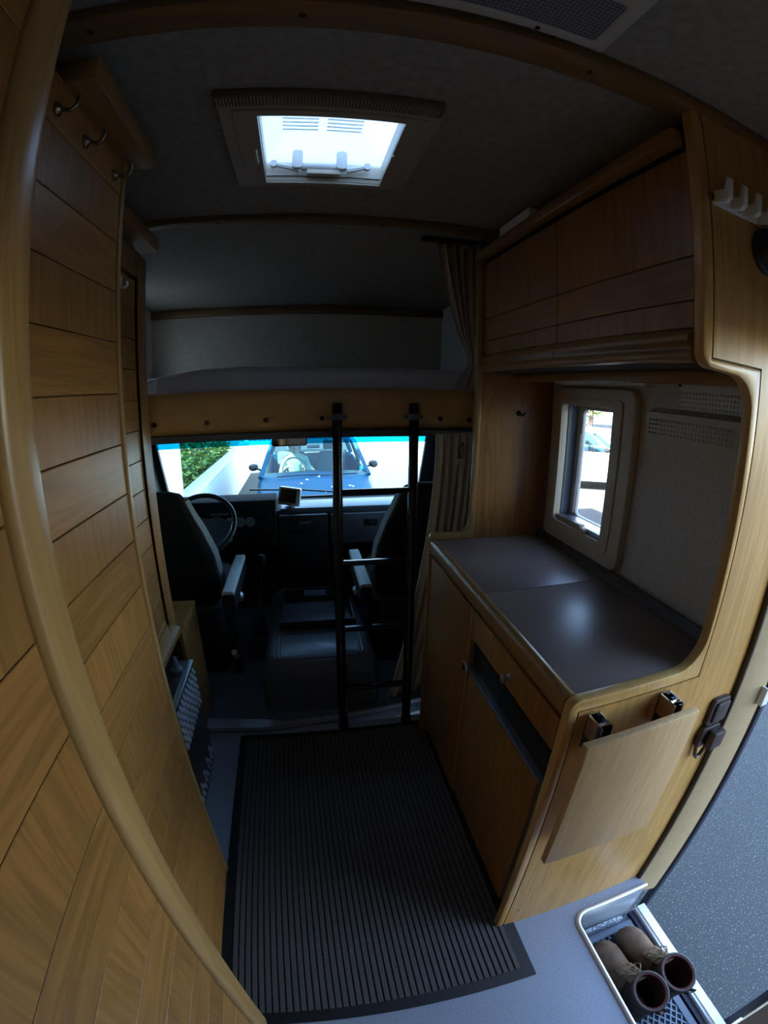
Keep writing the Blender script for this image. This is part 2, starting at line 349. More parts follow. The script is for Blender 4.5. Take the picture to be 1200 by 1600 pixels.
# ---- bunk board over the cab (carries the bed)
struct(obj('ceiling_cab', box(-0.95, 0.95, 1.80, 2.86, 1.235, 1.262), plain('cab_headlining', (0.10, 0.095, 0.09), 0.9)), 'dark board over the cab that carries the bed', 'ceiling')
# ---- cab floor, bulkhead and side walls
cf = [(-0.95, 1.545), (-0.569, 1.536), (-0.25, 1.526), (-0.156, 1.533), (0.104, 1.568), (0.411, 1.613), (0.467, 1.626), (0.95, 1.66), (0.95, 2.95), (-0.95, 2.95)]
struct(obj('floor_cab', prism(cf, 'z', -0.05, 0.028), RUBF), 'dark rubber covered cab floor', 'floor')
edge = [(-0.60, 1.5345), (-0.25, 1.5235), (-0.156, 1.5305), (0.104, 1.5655), (0.411, 1.6105), (0.467, 1.6235), (0.60, 1.632)]
def lerp_edge():
    r = []
    wd = [0.070, 0.055, 0.026, 0.006, 0.005, 0.005, 0.005]
    for (x, y), w in zip(edge, wd): r.append([(x, y, 0.010), (x, y, 0.0305), (x, y+w, 0.0315), (x, y+w, 0.0283)])
    return loft(r)
struct(obj('trim_5', lerp_edge(), plain('step_edge_metal', (0.50, 0.54, 0.58), 0.32, 0.5)), 'curved metal edging strip of the cab step', 'trim')
struct(obj('wall_cab_front', join(box(-0.95, 0.95, 2.90, 2.95, 0.0, 0.72)), BLACKP), 'dark bulkhead below the windscreen', 'wall')
def cab_side(name, xa, xb, lab):
    return struct(obj(name, join(box(xa, xb, 1.95, 2.95, -0.3, 0.80), box(xa, xb, 1.95, 2.10, 0.80, 1.235), prism([(2.55, 0.80), (2.95, 0.80), (2.95, 0.84), (2.66, 1.235), (2.55, 1.235)], 'x', xa, xb), box(xa, xb, 2.10, 2.55, 1.17, 1.235)), BLACKP), lab, 'wall')
cab_side('wall_cab_right', 0.86, 0.92, 'dark cab side with passenger door window'); cab_side('wall_cab_left', -1.00, -0.94, 'dark cab side with driver door window')
for nm, xa, lab in (('window_5', 0.89, 'passenger side cab window'), ('window_6', -0.97, 'driver side cab window')):
    r = sroot(nm, (xa, 2.3, 0.8), lab, 'window'); obj('pane', box(xa-0.003, xa+0.003, 2.10, 2.55, 0.80, 1.17), GLASSB, r)
# ---- windscreen
ws = sroot('window_2', (-0.06, 2.84, 0.74), 'wide windscreen with a blue tinted sun band', 'window')
def wsq(xa, xb, z0_, z1_, t=0.005):
    f = lambda z: 2.865-(z-0.74)*0.46
    return prism([(f(z0_), z0_), (f(z0_)+t, z0_), (f(z1_)+t, z1_), (f(z1_), z1_)], 'x', xa, xb)
obj('pane', wsq(-0.92, 0.80, 0.735, 1.112), GLASSB, ws); obj('sun_band', wsq(-0.92, 0.80, 1.112, 1.235), BAND, ws, label='blue tinted band along the top of the windscreen')
obj('seal', join(wsq(-0.95, -0.90, 0.735, 1.235, 0.03), wsq(0.775, 0.86, 0.735, 1.235, 0.03), wsq(-0.95, 0.86, 1.185, 1.24, 0.02), wsq(-0.95, 0.86, 0.72, 0.745, 0.03)), BLACKR, ws)
wip = tube([(0.30, 2.90, 0.75), (-0.02, 2.885, 0.785), (-0.36, 2.875, 0.80)], 0.006, 6); obj('wiper', wip, BLACKM, ws)

# ================================================================== ROOF LIGHT (window_3)
sk = sroot('window_3', (0.05, 0.98, ZC), 'open roof light with beige frame, blind cassette and milky dome', 'window')
def ring4(a0, a1, b0, b1, c0, c1, d0, d1, z0_, z1_):   # outer x a0..a1 y b0..b1, inner x c0..c1 y d0..d1
    O_ = [(a0, b0), (a1, b0), (a1, b1), (a0, b1)]; I_ = [(c0, d0), (c1, d0), (c1, d1), (c0, d1)]
    V = [(x, y, z0_) for x, y in O_+I_]+[(x, y, z1_) for x, y in O_+I_]; F = []
    for k in range(4):
        j = (k+1) % 4
        F += [(k, j, 4+j, 4+k), (8+k, 12+k, 12+j, 8+j), (k, 8+k, 8+j, j), (4+k, 4+j, 12+j, 12+k)]
    return V, F
obj('frame', ring4(-0.160, 0.252, 0.768, 1.120, sx0+0.002, sx1-0.004, sy0, sy1, 1.951, ZC-0.0005), BEIGE, sk, bev=0.002)
obj('inner_frame', ring4(-0.134, 0.228, 0.780, 1.108, sx0+0.003, sx1-0.005, sy0+0.001, sy1-0.001, 1.945, 1.951), BEIGE, sk, bev=0.002)
cs = obj('blind_cassette', box(-0.162, 0.246, 0.732, 0.767, 1.947, ZC-0.0005), plain('cassette_brown', (0.16, 0.115, 0.08), 0.5), sk, bev=0.003)
fin = obj('cassette_rib', box(-0.1570, -0.1550, 0.7360, 0.7630, 1.9445, 1.947), BEIGE, cs)
for i in range(1, 66): share('cassette_rib', fin, cs, (i*0.006, 0, 0))
obj('shaft', ring4(sx0-0.012, sx1+0.012, sy0-0.012, sy1+0.012, sx0+0.003, sx1-0.003, sy0+0.003, sy1-0.003, ZC+0.0005, 1.997), plain('shaft_beige', (0.62, 0.56, 0.46), 0.5), sk)
for xx in (-0.102, 0.188):
    h = obj('blind_grip', box(xx-0.004, xx+0.004, 0.920, 0.980, 1.937, 1.945), CREAM, sk, bev=0.003)
def domef(u, v):
    x = sx0-0.03+(sx1-sx0+0.06)*u; y = sy0-0.03+(sy1-sy0+0.06)*v
    e = min(u, 1-u, v, 1-v); return (x, y, 2.004+0.060*(1-math.exp(-e*14)))
obj('dome', grid(domef, 16, 16), DOME, sk, smooth=True, solid=0.003)
obj('dome_rim', ring4(sx0-0.036, sx1+0.036, sy0-0.036, sy1+0.036, sx0-0.004, sx1+0.004, sy0-0.004, sy1+0.004, 1.9965, 2.006), WHITE, sk)
for k in range(5):
    for (xa, xb) in ((-0.052, 0.030), (0.050, 0.132)):
        y = 0.955+k*0.016
        obj('dome_rib', tube([(xa, y, 2.056), ((xa+xb)/2, y+0.004, 2.058), (xb, y, 2.056)], 0.0022, 5), WHITE, sk)
mech = obj('opener', tube([(-0.006, 1.072, 1.982), (0.101, 1.072, 1.982)], 0.0105, 10), WHITE, sk, smooth=True, label='white plastic lifting bar of the roof light')
for xx in (-0.016, 0.090):
    obj('paddle', prism(rrect(xx-0.012, xx+0.014, 1.972, 2.022, 0.008), 'y', 1.058, 1.072), WHITE, mech, bev=0.002)
for (xa, xb) in ((-0.010, -0.072), (0.104, 0.154)):
    obj('arm', tube([(xa, 1.076, 1.976), (xb, 1.074, 1.988)], [0.009, 0.006], 8), WHITE, mech)
    obj('pivot', lathe([(0.009, -0.006), (0.009, 0.006)], (xb, 1.072, 1.988), (0, 1, 0), 10), WHITE, mech)
obj('sash', box(0.008, 0.088, 1.066, 1.084, 1.960, 1.973), CREAM, mech, bev=0.002)

# ================================================================== SIDE WINDOW (window_1)
w1 = sroot('window_1', (0.89, 1.19, 0.93), 'small side window in a cream rounded frame above the worktop', 'window')
def wring(oy0, oy1, oz0, oz1, iy0, iy1, iz0, iz1, xa, xb, r_o, r_i):
    o_ = rrect(oy0, oy1, oz0, oz1, r_o, 5); i_ = rrect(iy0, iy1, iz0, iz1, r_i, 5); n = len(o_)
    V = [(xa, *p) for p in o_]+[(xa, *p) for p in i_]+[(xb, *p) for p in o_]+[(xb, *p) for p in i_]; F = []
    for k in range(n):
        j = (k+1) % n
        F += [(k, j, n+j, n+k), (2*n+k, 3*n+k, 3*n+j, 2*n+j), (k, 2*n+k, 2*n+j, j), (n+k, n+j, 3*n+j, 3*n+k)]
    return V, F
obj('frame', wring(0.962, 1.392, 0.925, 1.456, wy0+0.002, wy1-0.002, wz0+0.002, wz1-0.002, 0.872, 0.900, 0.035, 0.012), CREAM, w1, bev=0.006)
obj('blind_case', wring(1.010, 1.352, 0.962, 1.425, wy0+0.006, wy1-0.006, wz0+0.006, wz1-0.006, 0.866, 0.872, 0.02, 0.012), CREAM, w1, bev=0.003)
obj('reveal', wring(wy0-0.002, wy1+0.002, wz0-0.002, wz1+0.002, wy0+0.004, wy1-0.004, wz0+0.004, wz1-0.004, 0.90, 0.966, 0.012, 0.012), GREYP, w1)
sash = obj('sash', wring(wy0+0.004, wy1-0.004, wz0+0.004, wz1-0.004, wy0+0.030, wy1-0.038, wz0+0.024, wz1-0.020, 0.936, 0.952, 0.012, 0.02), plain('sash_grey', (0.40, 0.39, 0.38), 0.4), w1, bev=0.003)
obj('pane', box(0.943, 0.946, wy0+0.028, wy1-0.036, wz0+0.022, wz1-0.018), GLASS, w1)
obj('sill_bar', box(0.880, 0.936, wy0+0.006, wy1-0.006, wz0+0.001, wz0+0.022), STEEL, w1, bev=0.002)
lt = obj('latch', box(0.868, 0.892, 1.160, 1.205, 0.996, 1.018), CREAM, w1, bev=0.004); obj('latch_knob', lathe([(0.010, 0), (0.010, 0.014), (0.006, 0.018)], (0.876, 1.140, 1.006), (-1, 0, 0), 12), CREAM, lt)
st = obj('stay', tube([(0.936, wy1-0.030, 1.02), (0.938, wy1-0.032, 1.30)], 0.006, 6), plain('stay_grey', (0.5, 0.48, 0.46), 0.5), w1)

# ================================================================== WARDROBE WITH NARROW PLANKS
wd = thing('wardrobe', 'oak wardrobe front of narrow grooved boards below the coat hooks', 'wardrobe', (-0.64, 0.70, 0.0))
obj('carcass', box(-0.926, -0.3655, 0.120, 0.850, 0.0, 1.90), DARKW, wd)
d1 = obj('door', box(-0.3655, -0.3600, 0.120, 0.8325, 0.004, 1.898), DARKW, wd)
zz = [0.004]+[1.815-0.0958*k for k in range(18, -1, -1)]+[1.897]
zz = [zz[0]]+[z for z in zz[1:] if z > 0.06]
for i in range(len(zz)-1):
    obj('plank', box(-0.3600, -0.349, 0.120, 0.8322, zz[i]+0.0009, zz[i+1]-0.0009), WH if (i % 2 == 1) else WV, d1, bev=0.0011, seg=1)
obj('edge_trim', box(-0.3655, -0.3445, 0.833, 0.852, 0.0, 1.90), WT, wd, bev=0.005)
obj('cornice', box(-0.3655, -0.298, 0.570, 0.878, 1.889, 1.932), WTY, wd, bev=0.004)
for y, lab_ in ((0.566, 'brass coat hook on the wardrobe closest to the ceiling batten'), (0.667, 'middle one of the three brass coat hooks on the wardrobe'), (0.797, 'brass coat hook closest to the edge trim of the wardrobe')):
    hk = thing('coat_hook', lab_, 'hook', (-0.349, y, 1.825), 'coat hooks on the wardrobe')
    obj('rosette', lathe([(0.0115, 0), (0.0115, 0.003), (0.006, 0.006), (0.004, 0.010)], (-0.349, y, 1.842), (1, 0, 0), 14), BRASS, hk, smooth=True)
    obj('hook', tube([(-0.341, y, 1.842), (-0.334, y, 1.838), (-0.326, y, 1.836), (-0.319, y, 1.841), (-0.316, y, 1.850), (-0.317, y, 1.858)], [0.0035, 0.0035, 0.0035, 0.0032, 0.003, 0.0036], 8), BRASS, hk, smooth=True)
    obj('ball_end', lathe([(0.001, -0.003), (0.004, 0), (0.001, 0.004)], (-0.317, y, 1.859), (0, 0, 1), 8), BRASS, hk)

# ================================================================== TALL RECESSED CUPBOARD + HEATER
tc_ = thing('tall_cupboard', 'narrow recessed oak cupboard door with framed boards above the heater', 'cupboard', (-0.70, 1.12, 0.62))
obj('carcass', box(-0.928, -0.496, 0.856, 1.378, 0.62, 1.855), WV, tc_)
obj('back_panel', box(-0.928, -0.90, 0.856, 1.378, 0.0, 0.62), DARKW, tc_)
d2 = obj('door', join(box(-0.496, -0.478, 1.303, 1.380, 0.622, 1.852), box(-0.496, -0.478, 0.860, 0.925, 0.622, 1.852), box(-0.496, -0.478, 0.925, 1.303, 1.778, 1.852), box(-0.496, -0.478, 0.925, 1.303, 0.622, 0.695)), WV, tc_, bev=0.003)
obj('bottom_bead', prism([(-0.480, 0.618), (-0.466, 0.622), (-0.466, 0.640), (-0.478, 0.648)], 'y', 0.86, 1.380), WTY, d2)
z2 = [0.696]+[1.770-0.0880*k for k in range(12, -1, -1)]
for i in range(len(z2)-1):
    if z2[i+1]-z2[i] > 0.01: obj('plank', box(-0.494, -0.485, 0.926, 1.302, z2[i]+0.001, z2[i+1]-0.001), WH if (i % 2 == 0) else WV, d2, bev=0.0011, seg=1)
obj('cornice', box(-0.924, -0.452, 0.856, 1.420, 1.886, 1.930), WTY, tc_, bev=0.004)
obj('cornice_support', box(-0.928, -0.51, 0.90, 1.36, 1.855, 1.887), DARKW, tc_)
wh = obj('plastic_hook', join(box(-0.478, -0.474, 1.155, 1.175, 1.715, 1.750), tube([(-0.474, 1.165, 1.722), (-0.462, 1.165, 1.716), (-0.456, 1.165, 1.722), (-0.456, 1.165, 1.732)], 0.004, 7)), WHITE)
tag(wh, 'tiny white plastic hook on the recessed oak cupboard door', 'hook')

ht = thing('gas_heater', 'dark brown gas heater with bright louvre grille beneath the recessed cupboard', 'heater', (-0.60, 1.23, 0.0))
hb = obj('body', prism([(-0.78, 0.0), (-0.452, 0.0), (-0.452, 0.470), (-0.462, 0.490), (-0.78, 0.505)], 'y', 0.90, 1.395), BROWNM, ht, bev=0.006)
obj('top_edge', box(-0.470, -0.448, 0.90, 1.398, 0.480, 0.492), STEEL, ht, bev=0.003)
lv0 = None
LOUV = plain('louvre_metal', (0.70, 0.73, 0.78), 0.3, 0.5)
for r in range(9):
    for c in range(5):
        g = prism([(-0.452, 0.0), (-0.4435, 0.004), (-0.4435, 0.008), (-0.452, 0.027)], 'y', 0.0, 0.017)
        y, z = 1.362-r*0.031, 0.442-c*0.034
        if lv0 is None: lv0 = obj('louvre', ([(p[0], p[1]+y, p[2]+z) for p in g[0]], g[1]), LOUV, ht); ly, lz = y, z
        else: share('louvre', lv0, ht, (0, y-ly, z-lz))
for r in range(9): share('louvre', lv0, ht, (0, -r*0.033, -0.40)); share('louvre', lv0, ht, (0.001, -r*0.033-0.001, -0.362)) if r % 2 else None
obj('thermostat_knob', lathe([(0.022, 0), (0.022, 0.006), (0.010, 0.010), (0.009, 0.05), (0.006, 0.055)], (-0.495, 1.33, 0.492), (0, 0, 1), 14), GREYP, ht)
bx = thing('storage_box', 'low oak box between the heater and the driver seat', 'box', (-0.70, 1.59, 0.0))
obj('side_panel', box(-0.518, -0.500, 1.490, 1.735, 0.0325, 0.555), WV, bx, bev=0.002); obj('carcass', box(-0.90, -0.519, 1.492, 1.730, 0.0325, 0.548), DARKW, bx)
obj('lid', box(-0.905, -0.498, 1.486, 1.738, 0.5555, 0.570), WX, bx, bev=0.003)

# ================================================================== KITCHEN
XC, YN, YF = 0.440, 0.510, 1.430
k1 = thing('base_cabinet', 'oak base cabinet with one tall plain door beside the fridge', 'cabinet', (0.67, 1.22, 0.0))
obj('body', box(0.458, 0.885, 1.005, 1.428, 0.085, 0.8495), DARKW, k1); obj('plinth', box(0.495, 0.88, 1.005, 1.428, 0.0, 0.085), BLACKP, k1)
dk = obj('door', box(0.4415, 0.4575, 1.030, 1.412, 0.095, 0.842), WV, k1, bev=0.002); obj('stile', box(0.443, 0.458, 1.006, 1.0285, 0.095, 0.842), WV, k1)
k2 = thing('drawer_cabinet', 'oak drawer unit with round steel knob built over the fridge', 'cabinet', (0.67, 0.77, 0.0))
obj('body', join(box(0.458, 0.885, 0.538, 1.004, 0.760, 0.8495), box(0.60, 0.885, 0.538, 0.545, 0.0, 0.76), box(0.60, 0.885, 0.997, 1.004, 0.0, 0.76)), DARKW, k2)
dr = obj('drawer_front', box(0.4415, 0.4575, 0.542, 1.000, 0.757, 0.842), WV, k2, bev=0.002)
obj('knob', lathe([(0.010, 0), (0.010, 0.004), (0.005, 0.007), (0.005, 0.014), (0.012, 0.017), (0.012, 0.022), (0.007, 0.025)], (0.4415, 0.750, 0.795), (-1, 0, 0), 14), STEEL, dr, smooth=True)
fr = thing('fridge', 'built-in fridge with oak door panel and black recess on top', 'fridge', (0.67, 0.78, 0.0))
obj('body', box(0.475, 0.590, 0.548, 1.000, 0.03, 0.752), BLACKP, fr)
obj('control_recess', join(box(0.462, 0.475, 0.548, 1.000, 0.650, 0.752), box(0.452, 0.462, 0.548, 1.000, 0.712, 0.735)), BLACKP, fr)
fd = obj('door', box(0.452, 0.474, 0.548, 1.003, 0.095, 0.648), GREYP if False else plain('fridge_door_grey', (0.09, 0.10, 0.12), 0.4), fr, bev=0.003)
obj('door_panel', box(0.4445, 0.452, 0.562, 0.998, 0.103, 0.636), WV, fd, bev=0.0015); obj('door_edge_strip', box(0.4435, 0.4525, 0.555, 1.003, 0.6400, 0.647), GREYP, fd, bev=0.002)
obj('catch', join(box(0.430, 0.4412, 0.992, 1.024, 0.640, 0.664)), STEEL, fd, bev=0.004)
obj('plinth', box(0.50, 0.59, 0.548, 1.000, 0.0, 0.03), BLACKP, fr)

wt = thing('worktop', 'brown grey laminate worktop with rounded oak nosing, split in two', 'worktop', (0.66, 0.97, 0.85))
for ya, yb in ((0.537, 0.9875), (0.9895, 1.4285)):
    s_ = obj('slab', box(0.462, 0.858, ya, yb, 0.850, 0.900), LAMI, wt, bev=0.0015)
    nz = [(0.462, 0.850), (0.446, 0.850), (0.4395, 0.856), (0.437, 0.870), (0.4375, 0.888), (0.441, 0.898), (0.449, 0.9035), (0.458, 0.9035), (0.462, 0.9005)]
    obj('nosing', prism(nz, 'y', ya, yb), WTY, s_, smooth=True)
obj('upstand', prism([(0.8582, 0.8505), (0.885, 0.8505), (0.885, 0.924), (0.876, 0.924), (0.8582, 0.902)], 'y', 0.537, 1.4285), plain('upstand_laminate', (0.085, 0.075, 0.07), 0.4), wt, bev=0.002)

# near C-shaped end panel
E_ = [(0.437, 0.0), (0.437, 0.885)] + arc(0.459, 0.884, 0.022, 180, 90, 4)[1:] + [(0.690, 0.906)] + arc(0.697, 0.977, 0.071, -90, 0, 8)[1:] + [(0.763, 1.20), (0.757, 1.425)] + arc(0.697, 1.425, 0.060, 0, 90, 7)[1:] + [(0.655, 1.487)] + arc(0.640, 1.520, 0.033, -90, -180, 6)[1:] + [(0.606, 1.60), (0.606, 1.942)]
G_ = [(0.458, 0.0), (0.458, 0.879), (0.779, 0.879), (0.779, 1.503), (0.632, 1.503), (0.632, 1.942)]
ep = thing('end_panel', 'C-shaped oak end panel of the kitchen beside the entrance door', 'panel', (0.70, 0.52, 0.0))
Gp = [(0.4605, 0.0), (0.4605, 0.8765), (0.7815, 0.8765), (0.7815, 1.5055), (0.6345, 1.5055), (0.6345, 1.942)]
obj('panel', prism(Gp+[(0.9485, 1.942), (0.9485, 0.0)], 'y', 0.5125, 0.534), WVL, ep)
obj('groove', prism([(a-0.001, b) for a, b in G_]+[(a+0.001, b) for a, b in Gp[::-1]], 'y', 0.516, 0.533), DARKW, ep)
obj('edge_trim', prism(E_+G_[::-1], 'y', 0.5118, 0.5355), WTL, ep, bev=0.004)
for (x, z) in ((0.495, 0.088), (0.915, 0.088)):
    obj('screw', lathe([(0.0045, 0), (0.0045, 0.0012), (0.002, 0.0018)], (x, 0.5126, z), (0, -1, 0), 8), STEEL, ep)
# far end panel
E2 = [(0.437, 0.0), (0.437, 0.905)] + arc(0.453, 0.908, 0.016, 180, 90, 3)[1:] + [(0.535, 0.924)] + arc(0.545, 0.964, 0.040, -90, 0, 6)[1:] + [(0.586, 1.10), (0.589, 1.942)]
G2 = [(0.457, 0.0), (0.457, 0.901), (0.609, 0.901), (0.609, 1.942)]
fp = thing('divider_panel', 'oak end panel between the worktop and the cab curtain', 'panel', (0.70, 1.44, 0.0))
obj('panel', prism([(0.4575, 0.0), (0.4575, 0.9005), (0.6095, 0.9005), (0.6095, 1.942), (0.898, 1.942), (0.898, 0.0)], 'y', 1.4325, 1.450), WV, fp)
obj('edge_trim', prism(E2+G2[::-1], 'y', 1.4295, 1.4525), WT, fp, bev=0.004)
dh = obj('dark_hook', join(lathe([(0.010, 0), (0.010, 0.003), (0.004, 0.006)], (0.756, 1.4320, 1.356), (0, -1, 0), 10), tube([(0.756, 1.428, 1.356), (0.756, 1.412, 1.350), (0.762, 1.404, 1.354), (0.766, 1.402, 1.362)], 0.004, 7)), BLACKM)
tag(dh, 'small dark hook on the oak panel beside the side window', 'hook')

# wall cabinet
wc = thing('wall_cabinet', 'oak wall cabinet with two lift-up doors over the worktop', 'cabinet', (0.75, 0.98, 1.48))
obj('body', join(box(0.6265, 0.898, 0.5365, 1.4285, 1.495, 1.510), box(0.640, 0.898, 0.5365, 1.4285, 1.860, 1.880), box(0.655, 0.660, 0.5365, 1.4285, 1.88, 1.963), box(0.88, 0.898, 0.5365, 1.4285, 1.51, 1.86), box(0.6265, 0.640, 0.5365, 1.4285, 1.515, 1.87)), DARKW, wc)
lip = [(0.6255, 1.551), (0.6105, 1.551), (0.606, 1.545), (0.598, 1.540), (0.5955, 1.534), (0.598, 1.527), (0.604, 1.522), (0.605, 1.516), (0.597, 1.511), (0.594, 1.505), (0.597, 1.498), (0.606, 1.4955), (0.6255, 1.4955)]
for ya, yb in ((0.5375, 0.9685), (0.9715, 1.4280)):
    dd = obj('door', box(0.618, 0.626, ya, yb, 1.552, 1.868), DARKW, wc)
    for za, zb, m_ in ((1.5525, 1.5975, WV), (1.5995, 1.6735, WH), (1.6755, 1.868, WV)):
        obj('plank', box(0.6105, 0.618, ya, yb, za, zb), m_, dd, bev=0.0011, seg=1)
    obj('grip_lip', prism(lip, 'y', ya, yb), WTY, dd, smooth=True)
obj('top_rail', box(0.577, 0.606, 0.5365, 1.4425, 1.874, 1.906), WTY, wc, bev=0.006)
obj('rail_support', box(0.606, 0.645, 0.5365, 1.4285, 1.880, 1.898), DARKW, wc)
obj('under_batten', box(0.742, 0.765, 0.537, 1.4285, 1.468, 1.4945), WTY, wc, bev=0.003)
sl_ = thing('strip_lamp', 'slim white strip lamp under the wall cabinet above the window', 'lamp', (0.86, 1.10, 1.466))
obj('housing', box(0.845, 0.890, 0.90, 1.345, 1.470, 1.4945), WHITE, sl_, bev=0.004); obj('lens', box(0.852, 0.884, 0.91, 1.335, 1.4655, 1.4703), WALLP, sl_)
wb = obj('white_packet', box(0.592, 0.640, 1.08, 1.27, 1.9065, 1.944), WHITE, bev=0.003); tag(wb, 'flat white packet lying on the rail of the wall cabinet', 'packet')

# vents: real holes
def perforated(y0_, y1_, z0_, z1_, x, ny, nz, ratio=0.5, slope=0.0):
    V, F = [], []
    cy, cz = (y1_-y0_)/ny, (z1_-z0_)/nz
    idx = {}
    ys = []; zs_ = []
    for i in range(ny): ys += [y0_+i*cy, y0_+i*cy+cy*(1-ratio)/2, y0_+i*cy+cy*(1+ratio)/2]
    ys.append(y1_)
    for i in range(nz): zs_ += [z0_+i*cz, z0_+i*cz+cz*(1-ratio)/2, z0_+i*cz+cz*(1+ratio)/2]
    zs_.append(z1_)
    for j, z in enumerate(zs_):
        for i, y in enumerate(ys): idx[i, j] = len(V); V.append((x+slope*(z1_-z), y, z))
    for j in range(len(zs_)-1):
        for i in range(len(ys)-1):
            if i % 3 == 1 and j % 3 == 1: continue
            F.append((idx[i, j], idx[i+1, j], idx[i+1, j+1], idx[i, j+1]))
    return V, F
v1 = thing('vent_cover', 'projecting cream vent cover with rows of small holes, below the flat grille', 'vent', (0.885, 0.76, 1.335))
obj('perforated_face', perforated(0.622, 0.897, 1.344, 1.388, 0.866, 24, 4, 0.5), CREAM, v1, solid=0.002)
obj('housing', join(prism([(0.866, 1.388), (0.866, 1.402), (0.8995, 1.414), (0.8995, 1.388)], 'y', 0.610, 0.905), prism([(0.866, 1.335), (0.866, 1.344), (0.8995, 1.344), (0.8995, 1.335)], 'y', 0.610, 0.905), box(0.866, 0.8995, 0.610, 0.622, 1.344, 1.388), box(0.866, 0.8995, 0.897, 0.905, 1.344, 1.388)), CREAM, v1)
v2 = thing('flat_vent', 'flat white perforated grille just under the wall cabinet', 'vent', (0.895, 0.72, 1.412))
obj('perforated_face', perforated(0.612, 0.820, 1.4165, 1.462, 0.8925, 20, 4, 0.48), WHITE, v2, solid=0.002)
obj('upper_plate', box(0.8905, 0.8945, 0.60, 0.823, 1.462, 1.488), WHITE, v2); obj('screw', lathe([(0.004, 0), (0.004, 0.003)], (0.8905, 0.818, 1.474), (-1, 0, 0), 8), BLACKM, v2)

# folding flap table + brackets
ft = thing('flap_table', 'folded-down oak flap on two hinges against the kitchen end panel', 'table flap', (0.575, 0.45, 0.495))
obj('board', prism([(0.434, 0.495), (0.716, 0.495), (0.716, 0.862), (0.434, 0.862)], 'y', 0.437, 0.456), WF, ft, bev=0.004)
for x in (0.492, 0.674):
    b_ = obj('hinge_bracket', join(box(x-0.014, x-0.011, 0.462, 0.508, 0.826, 0.872), box(x+0.011, x+0.014, 0.462, 0.508, 0.826, 0.872), box(x-0.014, x+0.014, 0.5055, 0.5083, 0.815, 0.872)), CHROME, ft, label='chrome folding hinge')
    obj('hinge_arm', box(x-0.007, x+0.007, 0.470, 0.500, 0.810, 0.858), BLACKM, b_)
    obj('hinge_link', tube([(x-0.011, 0.480, 0.864), (x+0.011, 0.480, 0.864)], 0.004, 8), CHROME, b_)
    obj('hinge_block', box(x-0.012, x+0.012, 0.4565, 0.508, 0.790, 0.826), BLACKP, b_)
# door catch on the end panel
dc = thing('door_catch', 'dark brown plastic catch for the open door on the end panel', 'catch', (0.905, 0.50, 0.60))
obj('top_plate', prism(rrect(0.868, 0.932, 0.712, 0.792, 0.012), 'y', 0.500, 0.5124), BROWNP, dc, bev=0.003); obj('raised_pad', prism(rrect(0.880, 0.930, 0.722, 0.782, 0.008), 'y', 0.494, 0.500), BROWNP, dc, bev=0.003)
obj('lower_block', prism(rrect(0.862, 0.928, 0.650, 0.711, 0.008), 'y', 0.496, 0.5124), BROWNP, dc, bev=0.003); obj('button', prism(rrect(0.884, 0.930, 0.652, 0.704, 0.006), 'y', 0.472, 0.496), BROWNP, dc, bev=0.004)
obj('pull_loop', tube([(0.872, 0.506, 0.652), (0.876, 0.500, 0.620), (0.884, 0.500, 0.610), (0.896, 0.500, 0.614), (0.908, 0.498, 0.652)], 0.005, 7), BROWNP, dc)
# white hook rail
hr = thing('hook_rail', 'white plastic rail with four hooks on the upper end panel', 'hook rail', (0.70, 0.505, 1.765))
obj('back_strip', prism(rrect(0.634, 0.772, 1.766, 1.792, 0.006), 'y', 0.503, 0.5122), WHITE, hr, bev=0.002)
for i in range(4):
    x = 0.640+i*0.0405
    obj('hook', prism([(0.5122, 1.770), (0.484, 1.762), (0.474, 1.768), (0.470, 1.802), (0.477, 1.806), (0.483, 1.786), (0.5122, 1.790)], 'x', x-0.006, x+0.006), WHITE, hr, bev=0.002)
bf = thing('black_socket', 'black round fitting on the end panel under the hook rail', 'fitting', (0.785, 0.50, 1.68))
obj('base', lathe([(0.044, 0), (0.044, 0.008), (0.040, 0.012)], (0.788, 0.5122, 1.722), (0, -1, 0), 24), BLACKP, bf, smooth=True); obj('cap', lathe([(0.036, 0.012), (0.034, 0.026), (0.028, 0.032)], (0.788, 0.5122, 1.722), (0, -1, 0), 24), BLACKP, bf, smooth=True)

# ================================================================== DOORWAY AND STEP WELL
dj = sroot('door_1', (1.0, 0.2, -0.3), 'entrance doorway with tan jambs and black rubber seal', 'door')
obj('front_jamb', prism([(0.9505, 0.5345), (0.9505, 0.500), (1.040, 0.478), (1.058, 0.484), (1.058, 0.5345)], 'z', -0.10, 1.60), TAN, dj, smooth=True)
obj('front_seal', box(1.058, 1.080, 0.474, 0.500, -0.30, 1.58), plain('navy_seal', (0.012, 0.013, 0.035), 0.5), dj, bev=0.004); obj('inner_seal', box(0.9455, 0.9525, 0.498, 0.5115, 0.0, 1.58), BROWNM, dj)
obj('rear_jamb', prism([(0.9005, -0.062), (0.9005, -0.20), (1.058, -0.20), (1.058, -0.062)], 'z', -0.10, 1.60), TAN, dj)
obj('rear_seal', box(1.058, 1.080, -0.075, -0.035, -0.30, 1.58), MATS['navy_seal'], dj, bev=0.004); obj('head_jamb', box(0.9655, 1.058, -0.06, 0.50, 1.56, 1.98), TAN, dj)
stp = obj('strike_plate', join(box(1.030, 1.036, 0.462, 0.486, 0.748, 0.800), box(1.036, 1.056, 0.462, 0.468, 0.748, 0.800)), ALU, dj)
obj('leaf', prism(rrect(0.545, 1.030, -0.28, 1.58, 0.05), 'x', 1.095, 1.125), WHITE, dj, bev=0.004)
for z in (0.20, 0.45, 0.70, 0.95): obj('hinge', join(box(1.062, 1.098, 0.500, 0.548, z, z+0.10)), ALU, dj, bev=0.004)
